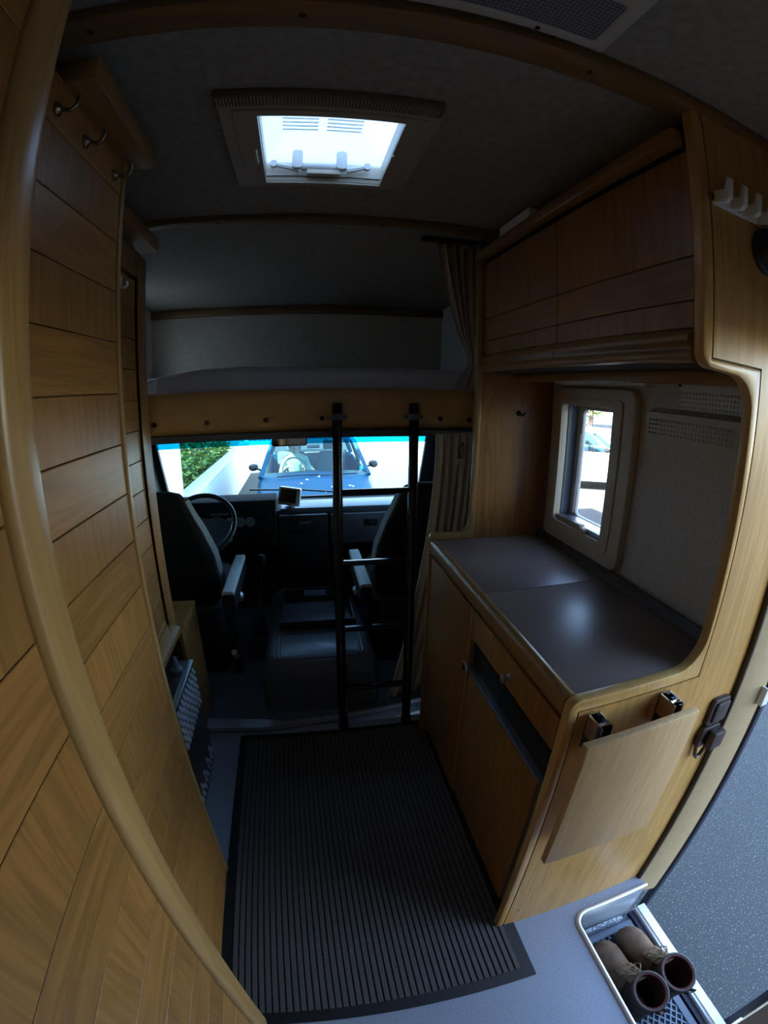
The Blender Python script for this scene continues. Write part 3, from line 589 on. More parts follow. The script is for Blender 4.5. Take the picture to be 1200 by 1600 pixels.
# well
swl = sroot('step_well', (0.82, 0.2, -0.24), 'grey step well sunk into the floor by the door', 'step')
wout = arc(wellx+wr, welly0+wr, wr, 270, 180, 6)+arc(wellx+wr, welly1-wr, wr, 180, 90, 6)
wpath = [(0.957, welly0)]+wout+[(0.957, welly1)]
obj('liner', loft([[(x, y, 0.0) for x, y in wpath], [(x, y, -0.235) for x, y in wpath]], False, False), plain('well_grey', (0.17, 0.19, 0.225), 0.4, 0.2), swl, smooth=True, solid=0.003)
obj('well_floor', box(wellx, 1.03, welly0, welly1, -0.24, -0.232), GREYP, swl)
obj('edge_profile', tube([(x, y, 0.002) for x, y in wpath], 0.0075, 8), ALU, swl, smooth=True, label='bright aluminium edge profile around the step well')
obj('sill', join(box(0.992, 1.030, welly0, 0.470, -0.232, -0.196)), ALU, swl, bev=0.003); obj('sill_cap', box(1.002, 1.033, welly0, 0.470, -0.196, -0.190), plain('white_sill', (0.86, 0.87, 0.88), 0.35, 0.1), swl)
obj('sill_seal', box(0.972, 0.990, welly0, 0.470, -0.232, -0.212), MATS['navy_seal'], swl)
PEB = speckle('pebbled_strip', (0.05, 0.06, 0.08), (0.62, 0.66, 0.72), 150, 0.6, 0.52)
obj('bristle_strip', box(0.735, 0.925, 0.452, 0.466, -0.218, -0.186), PEB, swl)
gr_ = thing('lattice_mat', 'blue grey rubber lattice mat lying in the step well', 'mat', (0.83, 0.2, -0.232))
obj('border', ring4(0.702, 0.966, welly0+0.01, 0.445, 0.728, 0.940, welly0+0.036, 0.419, -0.2318, -0.216), GREYP, gr_, bev=0.003)
def bars():
    a0, a1, b0, b1 = 0.724, 0.944, welly0+0.032, 0.423
    for sgn in (1, -1):
        k = -30
        for k in range(-20, 40):
            c = k*0.034; pts = []
            # line: y = b0 + c + sgn*1.5*(x-a0)
            for x in (a0, a1):
                y = b0+c+sgn*1.5*(x-a0)
                if b0 <= y <= b1: pts.append((x, y))
            for y in (b0, b1):
                x = a0+(y-b0-c)/(sgn*1.5)
                if a0 < x < a1: pts.append((x, y))
            if len(pts) >= 2 and math.dist(pts[0], pts[1]) > 0.02:
                (xa, ya), (xb, yb) = pts[:2]
                L_ = math.dist(pts[0], pts[1]); nx, ny = -(yb-ya)/L_*0.0022, (xb-xa)/L_*0.0022
                obj('lattice_bar', prism([(xa+nx, ya+ny), (xb+nx, yb+ny), (xb-nx, yb-ny), (xa-nx, ya-ny)], 'z', -0.2315, -0.2195 if sgn > 0 else -0.2205), plain('lattice_blue', (0.22, 0.27, 0.34), 0.45), gr_)
bars()

# boots
def boot(cx, yh, ang, lab):
    """toe points towards +y; cx heel centre, yh heel y, ground -0.2155"""
    z0_ = -0.2155
    t = thing('boot', lab, 'boot', (cx, yh+0.13, z0_), 'pair of boots in the step well')
    ca, sa = math.cos(ang), math.sin(ang)
    def tr(x, y, z): return (cx+x*ca-y*sa, yh+x*sa+y*ca, z0_+z)
    def ring(y, w, h, zb=0.022, flat=0.6):
        r = []
        for k in range(16):
            a = 2*pi*k/16; x = w*math.cos(a); zz_ = math.sin(a)
            r.append(tr(x, y, zb+(h*(zz_+0.55)/1.55 if zz_ > -0.55 else 0)))
        return r
    foot = [ring(-0.004, 0.020, 0.05), ring(0.012, 0.036, 0.05), ring(0.05, 0.040, 0.045), ring(0.095, 0.040, 0.05), ring(0.115, 0.041, 0.108), ring(0.14, 0.043, 0.098), ring(0.18, 0.048, 0.080), ring(0.22, 0.051, 0.068), ring(0.25, 0.048, 0.062), ring(0.272, 0.038, 0.054), ring(0.286, 0.018, 0.036)]
    obj('upper', loft(foot), LEATH, t, smooth=True)
    sole = [tr(x, y, 0) for x, y in ((-0.022, -0.006), (-0.040, 0.02), (-0.040, 0.10), (-0.052, 0.20), (-0.050, 0.25), (-0.036, 0.282), (0, 0.296), (0.036, 0.282), (0.050, 0.25), (0.052, 0.20), (0.040, 0.10), (0.040, 0.02), (0.022, -0.006))]
    obj('sole', loft([sole, [(a, b, c+0.026) for a, b, c in sole]]), LEATHD, t, bev=0.003)
    sh = []
    for h, w, d, yc in ((0.030, 0.043, 0.066, 0.060), (0.075, 0.042, 0.062, 0.058), (0.11, 0.044, 0.060, 0.052), (0.145, 0.047, 0.060, 0.046), (0.165, 0.050, 0.062, 0.044)):
        sh.append([tr(w*math.cos(2*pi*k/18), yc+d*math.sin(2*pi*k/18), h+0.008*math.sin(2*pi*k/18+0.5)) for k in range(18)])
    s1 = obj('shaft', loft(sh, False), LEATHD, t, smooth=True, solid=0.008)
    obj('collar', tube([Vector(p)+Vector((0, 0, 0.002)) for p in sh[-1]], 0.0065, 8, True), LEATHD, s1, smooth=True)
    obj('lining', loft([[tuple(Vector(tr(0, 0.045, 0.16)).lerp(Vector(p), 0.90)) for p in sh[-1]], [tuple(Vector(tr(0, 0.045, 0.08)).lerp(Vector(p), 0.75)-Vector((0, 0, 0.07))) for p in sh[-1]]], False), REDL, s1, smooth=True, label='dark red boot lining')
    obj('rim_piping', tube([tuple(Vector(tr(0, 0.045, 0.168)).lerp(Vector(p)+Vector((0, 0, 0.005)), 0.90)) for p in sh[-1]], 0.0028, 6, True), REDR, s1, smooth=True)
    obj('pull_tab', join(tube([tr(-0.010, -0.020, 0.150), tr(-0.010, -0.032, 0.170), tr(0.010, -0.032, 0.170), tr(0.010, -0.020, 0.150)], 0.005, 6)), LEATHD, s1)
    tg = obj('tongue', grid(lambda u, v: tr((u-0.5)*0.06, 0.165-v*0.075, 0.098+v*0.055+0.010*(1-(2*u-1)**2)), 6, 6), LEATH, t, smooth=True, solid=0.006)
    for k in range(4):
        y = 0.160-k*0.018; z = 0.112+k*0.013
        obj('lace', tube([tr(-0.030, y, z-0.006), tr(-0.012, y-0.006, z+0.006), tr(0.012, y+0.004, z+0.006), tr(0.030, y-0.008, z-0.006)], 0.0028, 6), LACE, t)
    for s in (-1, 1):
        obj('lace_bow', tube([tr(0, 0.112, 0.150), tr(s*0.022, 0.125, 0.154), tr(s*0.036, 0.140, 0.140), tr(s*0.022, 0.150, 0.136), tr(0, 0.114, 0.150)], 0.0025, 6), LACE, t)
boot(0.795, 0.115, 0.02, 'brown laced boot standing closest to the bright floor edge profile')
boot(0.905, 0.125, 0.03, 'brown laced boot standing closest to the white door sill')

# ================================================================== RIBBED MAT
mt = thing('floor_mat', 'dark grey ribbed entrance mat with black border in the aisle', 'mat', (0.07, 0.92, 0.0))
mx0, mx1, my0, my1 = -0.3475, 0.4930, 0.336, 1.506
obj('base', box(mx0, mx1, my0, my1, 0.0002, 0.004), MATB, mt, bev=0.0015)
nr = 43; bw = 0.032; pw = (mx1-mx0-2*bw)/nr
rb = obj('rib', prism([(0, 0.004), (0.0012, 0.0078), (pw*0.80-0.0012, 0.0078), (pw*0.80, 0.004)], 'y', my0+bw, my1-bw), RIB, mt)
for v in rb.data.vertices: v.co.x += mx0+bw
for i in range(1, nr): share('rib', rb, mt, (i*pw, 0, 0))

# ================================================================== BED
bb = thing('bed_guard', 'ochre padded bed board with dark buttons across the cab opening', 'bed board', (0.06, 1.82, 1.262))
BUT = [(-0.613, 1.313), (-0.388, 1.311), (-0.146, 1.312), (0.083, 1.313), (0.586, 1.309), (0.720, 1.305)]
def pad(u, v):
    x = -0.640+1.392*u; z = 1.2635+0.172*v
    e = min(u*1.392, (1-u)*1.392, v*0.172, (1-v)*0.172)
    y = 1.838-0.034*(1-math.exp(-e/0.018))
    for bx_, bz in BUT: y += 0.018*math.exp(-((x-bx_)**2*0.5+(z-bz)**2*1.6)/0.0006)
    return (x, y, z)
obj('padding', grid(pad, 110, 18), OCHRE, bb, smooth=True); obj('board', box(-0.640, 0.752, 1.838, 1.850, 1.2635, 1.435), WX, bb)
for x, z in BUT: obj('button', lathe([(0.0105, -0.004), (0.0105, 0.004), (0.006, 0.008)], (x, 1.8225, z), (0, -1, 0), 12), BROWNM, bb, smooth=True)
ms = thing('mattress', 'bed mattress under a crumpled white sheet behind the padded board', 'mattress', (0, 2.3, 1.262))
def mtop(u, v):
    x = -0.925+1.82*u; y = 1.853+0.93*v
    e = min(v*0.93, 0.2); z = 1.30+0.222*(1-math.exp(-e/0.012))
    z += 0.006*math.sin(x*9+1)*math.sin(y*6)+0.008*math.exp(-((x+0.2)/0.5)**2)
    if x < -0.50: z = max(1.27, z-0.05*((-0.50-x)/0.43)**0.8*math.exp(-v*3))
    z += 0.004*math.sin(37*x+11*math.sin(5*y))
    return (x, y, z)
obj('sheet', grid(mtop, 90, 40), SHEET, ms, smooth=True); obj('core', box(-0.92, 0.885, 1.862, 2.77, 1.2625, 1.44), SHEET, ms, bev=0.02)
pc = obj('sheet_corner', grid(lambda u, v: (-0.70+0.10*u, 1.842-0.02*math.sin(pi*u)*(1-v), 1.438+0.05*u*v+0.02*math.sin(pi*v)*(1-u)+0.012*v), 8, 8), SHEET, ms, smooth=True, solid=0.004)

# curtains
def curtain(name, lab, top, bot, nf, amp, mat, rows=24, mid=None):
    def fn(u, v):
        a = Vector(top[0]).lerp(Vector(top[1]), u); c = Vector(bot[0]).lerp(Vector(bot[1]), u); 
        p = a.lerp(c, v)
        if mid:
            m_ = Vector(mid[0]).lerp(Vector(mid[1]), u); p = a*(1-v)*(1-v)+m_*2*v*(1-v)+c*v*v
        k = 0.45+0.55*v if not mid else 1.0
        return (p.x+0.3*amp*math.sin(2*pi*nf*u*1.5+2), p.y+amp*k*math.sin(2*pi*nf*u+0.6*math.sin(5*v+u*7)), p.z)
    o = obj(name, grid(fn, nf*14, rows), mat, smooth=True, solid=0.002)
    return tag(o, lab, 'curtain')
def ipl(z, tab):
    for (za, xa), (zb, xb) in zip(tab, tab[1:]):
        if zb <= z <= za: return xa+(xb-xa)*(za-z)/(za-zb)
    return tab[-1][1]
LT = [(1.945, 0.462), (1.87, 0.478), (1.79, 0.498), (1.70, 0.524), (1.62, 0.553), (1.56, 0.582), (1.53, 0.590), (1.49, 0.570), (1.44, 0.545)]
RT = [(1.945, 0.622), (1.53, 0.606), (1.44, 0.604)]
def acf(u, v):
    z = 1.945-0.505*v; xl, xr = ipl(z, LT), ipl(z, RT); w = (xr-xl)/0.16
    return (xl+(xr-xl)*u+0.003*math.sin(20*u), 1.490+0.03*v*(1-u)+0.016*(0.35+0.65*w)*math.sin(2*pi*5*u+0.8*math.sin(4*v)), z)
tag(obj('alcove_curtain', grid(acf, 70, 36), CURT, smooth=True, solid=0.002), 'taupe curtain gathered at the alcove beside the wall cabinet', 'curtain')
curtain('cab_curtain', 'pale taupe cab curtain hanging behind the passenger seat', ((0.520, 1.66, 1.258), (0.740, 1.76, 1.258)), ((0.330, 1.64, 0.045), (0.640, 1.72, 0.045)), 6, 0.016, CURT2, 40, ((0.525, 1.66, 0.80), (0.720, 1.73, 0.80)))
rl = obj('curtain_rail', box(0.40, 0.90, 1.462, 1.492, 1.948, 1.964), BLACKP, bev=0.003); tag(rl, 'short dark curtain rail under the ceiling at the alcove', 'rail')
tb = thing('tie_band', 'small pale tie band hooked on the cab curtain', 'tie band', (0.63, 1.70, 1.14))
obj('loop', tube([(0.632, 1.655, 1.225), (0.612, 1.650, 1.195), (0.622, 1.648, 1.155), (0.634, 1.650, 1.185), (0.632, 1.655, 1.225)], 0.002, 5), BLACKM, tb); obj('band', prism(rrect(0.600, 0.634, 1.135, 1.160, 0.008), 'y', 1.640, 1.648), CURT2, tb, bev=0.002)

# ================================================================== LADDER
ld = thing('ladder', 'black metal ladder leaning on the padded bed board', 'ladder', (0.25, 1.52, 0.0))
def lp(s, z):
    t = z/1.372
    return (0.110+(0.142-0.110)*t, 1.520+(1.775-1.520)*t, z) if s < 0 else (0.392+(0.458-0.392)*t, 1.512+(1.775-1.512)*t, z)
for s in (-1, 1):
    up = obj('upright', tube([lp(s, 0.012), lp(s, 1.372)], 0.0205, 14), BLACKM, ld, smooth=True)
    obj('foot_cap', lathe([(0.0225, 0), (0.0225, 0.03), (0.020, 0.034)], Vector(lp(s, 0.0)), Vector(lp(s, 1))-Vector(lp(s, 0)), 14), BLACKR, up)
    px, py, pz = lp(s, 1.318)
    obj('clamp', join(lathe([(0.0235, -0.012), (0.0235, 0.012)], (px, py, pz), (0, 0.18, 1), 14), box(px-0.042, px+0.042, py+0.018, py+0.026, pz-0.008, pz+0.008)), plain('clamp_grey', (0.14, 0.14, 0.15), 0.4), up)
for z in (1.026, 0.742, 0.466, 0.196):
    a, c = Vector(lp(-1, z)), Vector(lp(1, z)); n_ = 12
    ring_ = lambda p: [(p.x, p.y+0.018*math.cos(2*pi*k/n_), p.z+0.0125*(max(-1, min(0.72, math.sin(2*pi*k/n_))))) for k in range(n_)]
    obj('rung', loft([ring_(a), ring_(c)]), BLACKM, ld, smooth=True)

# ================================================================== CAB FURNITURE
def rr3(cx, cy, z, w, d, r): return [(x, y, z) for x, y in rrect(cx-w/2, cx+w/2, cy-d/2, cy+d/2, r, 4)]
def seat(name, lab, sx, arm_in, mir):
    t = thing(name, lab, 'seat', (sx, 2.15, 0.028))
    prof = [(0.42, 0.40, 0.10, 2.02), (0.46, 0.46, 0.13, 2.015), (0.56, 0.47, 0.14, 2.00), (0.70, 0.44, 0.13, 1.975), (0.82, 0.36, 0.115, 1.955), (0.90, 0.29, 0.10, 1.94), (0.965, 0.24, 0.09, 1.93), (0.995, 0.19, 0.07, 1.925), (1.008, 0.10, 0.04, 1.925)]
    sh_ = mir
    bk = obj('backrest', loft([rr3(sx+sh_*max(0, 0.92-z)*0.0, y, z, w, d, min(w, d)*0.42) for z, w, d, y in prof]), SEATF, t, smooth=True)
    # grey side bolsters
    for s in (-1, 1):
        pts = [[(sx+s*(w/2-0.028), y-d*0.30, z), (sx+s*(w/2+0.004), y-d*0.28, z), (sx+s*(w/2+0.006), y+d*0.35, z), (sx+s*(w/2-0.03), y+d*0.53, z)] for z, w, d, y in prof[1:7]]
        obj('side_bolster', loft(pts), SEATG, bk, smooth=True)
    cu = [rr3(sx, 2.20, 0.375, 0.44, 0.40, 0.05), rr3(sx, 2.20, 0.40, 0.48, 0.43, 0.06), rr3(sx, 2.20, 0.45, 0.49, 0.44, 0.07), rr3(sx, 2.20, 0.485, 0.44, 0.40, 0.07)]
    obj('cushion', loft(cu), SEATG, t, smooth=True)
    obj('pedestal', loft([rr3(sx, 2.18, 0.0282, 0.42, 0.42, 0.03), rr3(sx, 2.18, 0.375, 0.40, 0.40, 0.03)]), BLACKP, t)
    ax = arm_in
    arm = obj('armrest', loft([[(ax+x, y, z) for x, z in rrect(-0.027, 0.027, 0.578, 0.605, 0.010, 3)] for y in (1.735, 1.75, 2.16, 2.185)]), ARMG, t, smooth=True, label='grey cloth covered armrest')
    obj('armrest_shaded_side', loft([[(ax+x, y, z) for x, z in rrect(-0.0275, 0.0275, 0.505, 0.590, 0.012, 3)] for y in (1.733, 1.745, 2.10, 2.175)]), SEATF, arm, smooth=True)  # dark cloth stands in for shade on the sides below the lit top
    obj('armrest_pivot', lathe([(0.024, 0), (0.024, 0.03), (0.015, 0.04)], (ax, 1.90, 0.50), (-mir, 0, 0), 14), STEEL, arm)
    lx = sx+(0.235 if ax > sx else -0.235)
    obj('belt_buckle', prism(rrect(lx-0.012+0.02*(-mir)*0, lx+0.012, 0.30, 0.36, 0.006), 'y', 2.02, 2.04), BLACKP, t, bev=0.003)
    obj('adjuster_lever', tube([(lx, 2.30, 0.30), (lx, 2.12, 0.31)], 0.008, 8), CHROME, t)
    return t
seat('driver_seat', 'dark fabric driver seat with grey armrest behind the steering wheel', -0.655, -0.350, -1)
seat('passenger_seat', 'dark fabric passenger seat with grey armrest behind the ladder', 0.555, 0.250, 1)
# engine cover
ec = thing('engine_cover', 'dark moulded engine cover with oddments tray between the seats', 'engine cover', (0.04, 1.97, 0.028))
def rq(cx, y0_, y1_, z, w, r): return [(x, y, z) for x, y in rrect(cx-w/2, cx+w/2, y0_, y1_, r, 5)]
obj('shell', loft([rq(0.03, 1.620, 2.44, 0.0285, 0.53, 0.05), rq(0.03, 1.622, 2.43, 0.16, 0.525, 0.06), rq(0.03, 1.628, 2.42, 0.26, 0.505, 0.07), rq(0.033, 1.640, 2.41, 0.290, 0.47, 0.07), rq(0.035, 1.660, 2.39, 0.302, 0.43, 0.06)]), COVER, ec, smooth=True)
obj('pad_ridge', tube([(x, y, 0.303) for x, y in rrect(-0.155, 0.226, 1.653, 1.868, 0.03, 4)], 0.0055, 8, True), COVER, ec, smooth=True); obj('raised_pad', prism(rrect(-0.146, 0.217, 1.662, 1.859, 0.025, 4), 'z', 0.300, 0.306), COVER, ec, bev=0.002)
tr_ = obj('tray', join(box(-0.145, 0.215, 1.915, 2.185, 0.302, 0.310)), COVER, ec)
obj('tray_wall', ring4(-0.152, 0.222, 1.900, 2.300, -0.138, 0.208, 1.915, 2.285, 0.302, 0.350), BLACKP, tr_, bev=0.006); obj('tray_divider', box(-0.138, 0.208, 2.185, 2.197, 0.31, 0.346), BLACKP, tr_, bev=0.003)
for x in (-0.072, 0.140): obj('cup_rim', lathe([(0.038, 0), (0.041, 0.034), (0.035, 0.034), (0.034, 0.004)], (x, 2.242, 0.311), (0, 0, 1), 20), BLACKP, tr_, smooth=True)
obj('cup_bridge', box(-0.028, 0.096, 2.205, 2.275, 0.31, 0.342), COVER, tr_, bev=0.006); obj('latch', lathe([(0.022, 0), (0.022, 0.012), (0.014, 0.018)], (0.06, 2.345, 0.301), (0, -0.1, 1), 16), BLACKP, ec)
# gear lever
gl_ = thing('gear_lever', 'black gear lever with ribbed rubber gaiter beside the engine cover', 'gear lever', (-0.30, 2.15, 0.028))
prof = [(0.062, 0.0), (0.064, 0.05)]
for k in range(9): prof += [(0.060-k*0.0042, 0.07+k*0.022), (0.048-k*0.0036, 0.081+k*0.022)]
prof += [(0.018, 0.30), (0.012, 0.33)]
dgl = Vector((0.065, 0.06, 0.56))
obj('gaiter', lathe(prof, (-0.302, 2.12, 0.0285), dgl, 18), plain('gaiter_rubber', (0.035, 0.036, 0.04), 0.45), gl_, smooth=True); obj('stick', tube([Vector((-0.302, 2.12, 0.0285))+dgl*s for s in (0.5, 0.96)], [0.011, 0.009], 10), BLACKM, gl_, smooth=True)
obj('knob', lathe([(0.012, -0.02), (0.019, 0.0), (0.020, 0.02), (0.016, 0.034), (0.004, 0.038)], Vector((-0.302, 2.12, 0.0285))+dgl*0.96, dgl, 16), BLACKP, gl_, smooth=True)
hb_ = thing('handbrake', 'dark handbrake lever with pale grip beside the driver seat', 'handbrake', (-0.36, 2.0, 0.028))
obj('lever', tube([(-0.392, 2.00, 0.06), (-0.385, 1.90, 0.16), (-0.380, 1.86, 0.20)], 0.010, 8), BLACKM, hb_); obj('grip', tube([(-0.381, 1.87, 0.190), (-0.376, 1.82, 0.245)], 0.014, 10), plain('pale_grip', (0.45, 0.40, 0.36), 0.6), hb_); obj('base', box(-0.412, -0.372, 1.95, 2.04, 0.0285, 0.075), BLACKP, hb_, bev=0.005)
# dashboard
db = thing('dashboard', 'black dashboard with instrument hood, shelf and glove box', 'dashboard', (-0.05, 2.66, 0.4))
obj('shelf', prism([(2.47, 0.735), (2.49, 0.752), (2.86, 0.735), (2.898, 0.60), (2.898, 0.42), (2.60, 0.42), (2.50, 0.52), (2.47, 0.54)], 'x', -0.935, 0.85), DASH, db, bev=0.006)
obj('shelf_top', box(-0.14, 0.80, 2.50, 2.70, 0.7525, 0.760), plain('shelf_grey', (0.30, 0.32, 0.35), 0.45), db, bev=0.003)
hood = obj('instrument_hood', prism([(2.435, 0.545), (2.435, 0.800), (2.455, 0.826), (2.66, 0.822), (2.76, 0.752), (2.50, 0.545)], 'x', -0.90, -0.165), HOODM, db, bev=0.012)
obj('instrument_panel', box(-0.76, -0.190, 2.425, 2.4355, 0.575, 0.770), HOODM, hood, bev=0.004)
for x, z, r in ((-0.312, 0.712, 0.025), (-0.370, 0.712, 0.025), (-0.428, 0.712, 0.025)):
    d_ = obj('gauge', lathe([(r+0.003, 0), (r+0.003, 0.008), (r, 0.010), (r, 0.005), (0.001, 0.005)], (x, 2.426, z), (0, -1, 0), 20), DIAL, hood); obj('needle', prism([(x-0.0015, z-0.004), (x+0.0015, z-0.004), (x+0.008, z+0.016)], 'y', 2.4185, 2.4195), BLACKM, d_)
for x, c in ((-0.505, (0.03, 0.09, 0.06)), (-0.60, (0.05, 0.05, 0.055))):
    obj('dial', lathe([(0.050, 0), (0.050, 0.008), (0.046, 0.010), (0.046, 0.004), (0.001, 0.004)], (x, 2.426, 0.70), (0, -1, 0), 24), plain('dial_'+('green' if c[1] > 0.08 else 'dark'), c, 0.3), hood)
obj('warning_segment', prism([(-0.495, 0.665), (-0.46, 0.672), (-0.468, 0.690), (-0.49, 0.680)], 'y', 2.414, 2.4165), plain('red_segment', (0.45, 0.05, 0.03), 0.5), hood)
for k in range(8): obj('lamp_strip', box(-0.535+k*0.013, -0.526+k*0.013, 2.421, 2.4252, 0.758, 0.767), DIAL, hood)
for j in range(2):
    for k in range(3): obj('switch', box(-0.285+k*0.032, -0.262+k*0.032, 2.414, 2.4252, 0.61+j*0.10, 0.645+j*0.10), BLACKM, hood, bev=0.002)
cc = obj('centre_console', join(box(-0.150, 0.130, 2.446, 2.50, 0.40, 0.732)), BLACKP, db, bev=0.008); obj('air_vent', box(-0.105, 0.085, 2.440, 2.4465, 0.62, 0.71), DASH, cc, bev=0.003); obj('radio_slot', box(-0.035, 0.030, 2.437, 2.441, 0.682, 0.694), DASHG, cc)
gb = obj('glove_box', box(0.150, 0.800, 2.452, 2.4725, 0.545, 0.728), DASHG, db, bev=0.008); obj('lock', box(0.345, 0.425, 2.446, 2.4525, 0.650, 0.690), BLACKP, gb, bev=0.003); obj('lock_barrel', lathe([(0.009, 0), (0.009, 0.006)], (0.385, 2.4462, 0.670), (0, -1, 0), 10), CHROME, gb)
obj('pocket', box(0.465, 0.60, 2.446, 2.4525, 0.64, 0.72), GREYP, gb, bev=0.004)
obj('lower_panel', prism([(2.50, 0.42), (2.60, 0.42), (2.75, 0.03), (2.70, 0.03)], 'x', -0.93, 0.85), BLACKP, db)
# steering wheel
sw = thing('steering_wheel', 'large black steering wheel with wide two spoke hub', 'steering wheel', (-0.555, 2.27, 0.62))
SWC = Vector((-0.560, 2.275, 0.752)); swn = Vector((0, -0.70, 0.72)).normalized(); su = Vector((1, 0, 0)); sv = swn.cross(su)
obj('rim', tube([SWC+0.183*(math.cos(a)*su+math.sin(a)*sv) for a in [2*pi*k/40 for k in range(40)]], 0.0135, 10, True), BLACKP, sw, smooth=True)
def swp(x, y, h): return SWC+su*x+sv*y+swn*h
hubp = [(-0.18, 0.02), (-0.10, 0.045), (0.10, 0.045), (0.18, 0.02), (0.165, -0.05), (0.11, -0.11), (0.05, -0.14), (-0.05, -0.14), (-0.11, -0.11), (-0.165, -0.05)]
if sv.z > 0: pass
obj('hub', loft([[swp(x, y, -0.035) for x, y in hubp], [swp(x*0.92, y*0.92, -0.012) for x, y in hubp]]), plain('hub_blue_lit', (0.11, 0.13, 0.16), 0.35), sw, bev=0.004)  # blue windscreen light put into the hub colour as a highlight
obj('column', tube([swp(0, 0, -0.03), swp(0, 0, -0.26)], 0.035, 12), BLACKP, sw); obj('stalk', tube([swp(0.03, 0.0, -0.08), swp(0.19, -0.02, -0.09)], 0.008, 8), BLACKP, sw); obj('stalk_tip', lathe([(0.004, 0), (0.012, 0.004), (0.012, 0.018), (0.004, 0.022)], swp(0.165, -0.10, -0.015), swn, 12), CHROME, sw)
# GPS
gp = thing('sat_nav', 'small silver framed navigation screen on the dashboard shelf', 'sat nav', (-0.085, 2.51, 0.76))
MG = Matrix.Translation((-0.085, 2.50, 0.832)) @ Matrix.Rotation(-0.22, 4, 'Z') @ Matrix.Rotation(0.12, 4, 'Y') @ Matrix.Rotation(-0.10, 4, 'X')
tg_ = lambda g: ([tuple(MG @ Vector(v)) for v in g[0]], g[1])
obj('case', tg_(prism(rrect(-0.064, 0.064, -0.052, 0.052, 0.008, 3), 'y', -0.008, 0.022)), plain('silver_plastic', (0.50, 0.51, 0.53), 0.3, 0.4), gp, bev=0.003); obj('screen', tg_(box(-0.050, 0.042, -0.0095, -0.0081, -0.035, 0.042)), SCREEN, gp)
obj('mount', join(tube([(-0.085, 2.525, 0.80), (-0.085, 2.53, 0.772)], 0.009, 8), lathe([(0.03, 0), (0.03, 0.006), (0.012, 0.014)], (-0.085, 2.53, 0.7605), (0, 0, 1), 14)), BLACKP, gp)
# mirror
rm = thing('rear_view_mirror', 'rectangular rear-view mirror hanging under the bed board', 'mirror', (-0.075, 2.56, 1.115))
obj('housing', prism(rrect(-0.177, 0.028, 1.116, 1.196, 0.014, 4), 'y', 2.556, 2.580), BLACKP, rm, bev=0.004); obj('mirror_face', prism(rrect(-0.170, 0.021, 1.123, 1.189, 0.010, 4), 'y', 2.5530, 2.5558), plain('mirror_silver', (0.85, 0.87, 0.88), 0.02, 1.0), rm)
obj('stem', tube([(-0.075, 2.57, 1.18), (-0.075, 2.60, 1.234)], 0.008, 8), BLACKP, rm)
# door mirrors outside
for nm, sx_, lab in (('door_mirror', 1, 'black door mirror outside the passenger window'), ('door_mirror', -1, 'black door mirror outside the driver window')):
    x = 1.00 if sx_ > 0 else -1.09
    t = thing(nm, lab, 'mirror', (x, 2.78, 0.84))
    obj('housing', loft([[(x+a, y, z) for a, z in rrect(-0.055*k, 0.055*k, 1.0-0.13*k, 1.0+0.13*k, 0.03*k, 4)] for y, k in ((2.74, 1.0), (2.80, 0.95), (2.84, 0.6))]), BLACKP, t, smooth=True); obj('glass', prism(rrect(x-0.048, x+0.048, 0.88, 1.12, 0.025), 'y', 2.735, 2.7395), MATS['mirror_silver'], t)
    obj('arm', tube([(x, 2.78, 0.89), (x-sx_*0.03, 2.78, 0.84), (0.915*sx_ if sx_ > 0 else -1.0, 2.78, 0.82)], 0.012, 8), BLACKM, t)

# ================================================================== CEILING LAMP
cl = thing('ceiling_lamp', 'flat beige ceiling lamp with prismatic diffuser next to the oak batten', 'lamp', (0.18, 0.42, 1.935))
obj('housing', ring4(-0.06, 0.398, 0.335, 0.480, -0.03, 0.372, 0.383, 0.461, 1.935, ZC-0.0005), plain('lamp_beige', (0.50, 0.45, 0.38), 0.5), cl, bev=0.006); obj('diffuser', prism(rrect(-0.031, 0.373, 0.382, 0.462, 0.008), 'z', 1.937, 1.943), PRISM, cl); obj('tray', box(-0.03, 0.372, 0.383, 0.461, 1.955, 1.962), WHITE, cl)
for x in (-0.012, 0.356): obj('tube_clip', box(x-0.012, x+0.012, 0.415, 0.437, 1.944, 1.955), BLACKP, cl)
obj('tube', tube([(0.0, 0.426, 1.950), (0.345, 0.426, 1.950)], 0.005, 8), WHITE, cl); obj('screw', lathe([(0.004, 0), (0.004, -0.001)], (0.290, 0.471, 1.9352), (0, 0, 1), 8), BLACKM, cl); obj('switch_slot', box(0.318, 0.322, 0.478, 0.4815, 1.936, 1.952), BLACKM, cl)

# ================================================================== OUTSIDE
GZ = -0.70
struct(obj('ground', join(box(-30, 60, -30, 60, GZ-0.2, GZ)), ASPH), 'grey asphalt outside the open door', 'ground')
hs_ = thing('house_wall', 'tall white rendered house wall beside the driver side', 'building', (-4.3, -1.5, GZ))
obj('wall', box(-7.2, -1.385, -8.0, 4.95, GZ, 6.6), RENDERW, hs_); obj('roof_edge', box(-7.5, -1.20, -8.2, 5.1, 6.6, 6.75), plain('roof_grey', (0.12, 0.11, 0.11), 0.8), hs_)
lw = thing('garden_wall', 'low white rendered garden wall along the hedge', 'wall', (-1.6, 8.4, GZ))
obj('wall', box(-1.66, -1.445, 4.96, 12.0, GZ, 0.12), RENDERW, lw); obj('coping', box(-1.69, -1.425, 4.96, 12.0, 0.12, 0.17), plain('pale_coping', (0.70, 0.69, 0.66), 0.9, noise=0.08, nscale=10), lw, bev=0.01)
hg = thing('hedge', 'leafy green hedge with yellow tips growing behind the low white wall', 'hedge', (-2.2, 8.4, GZ))
obj('stems', box(-2.75, -2.0, 5.2, 11.6, GZ, 1.5), HCORE, hg)
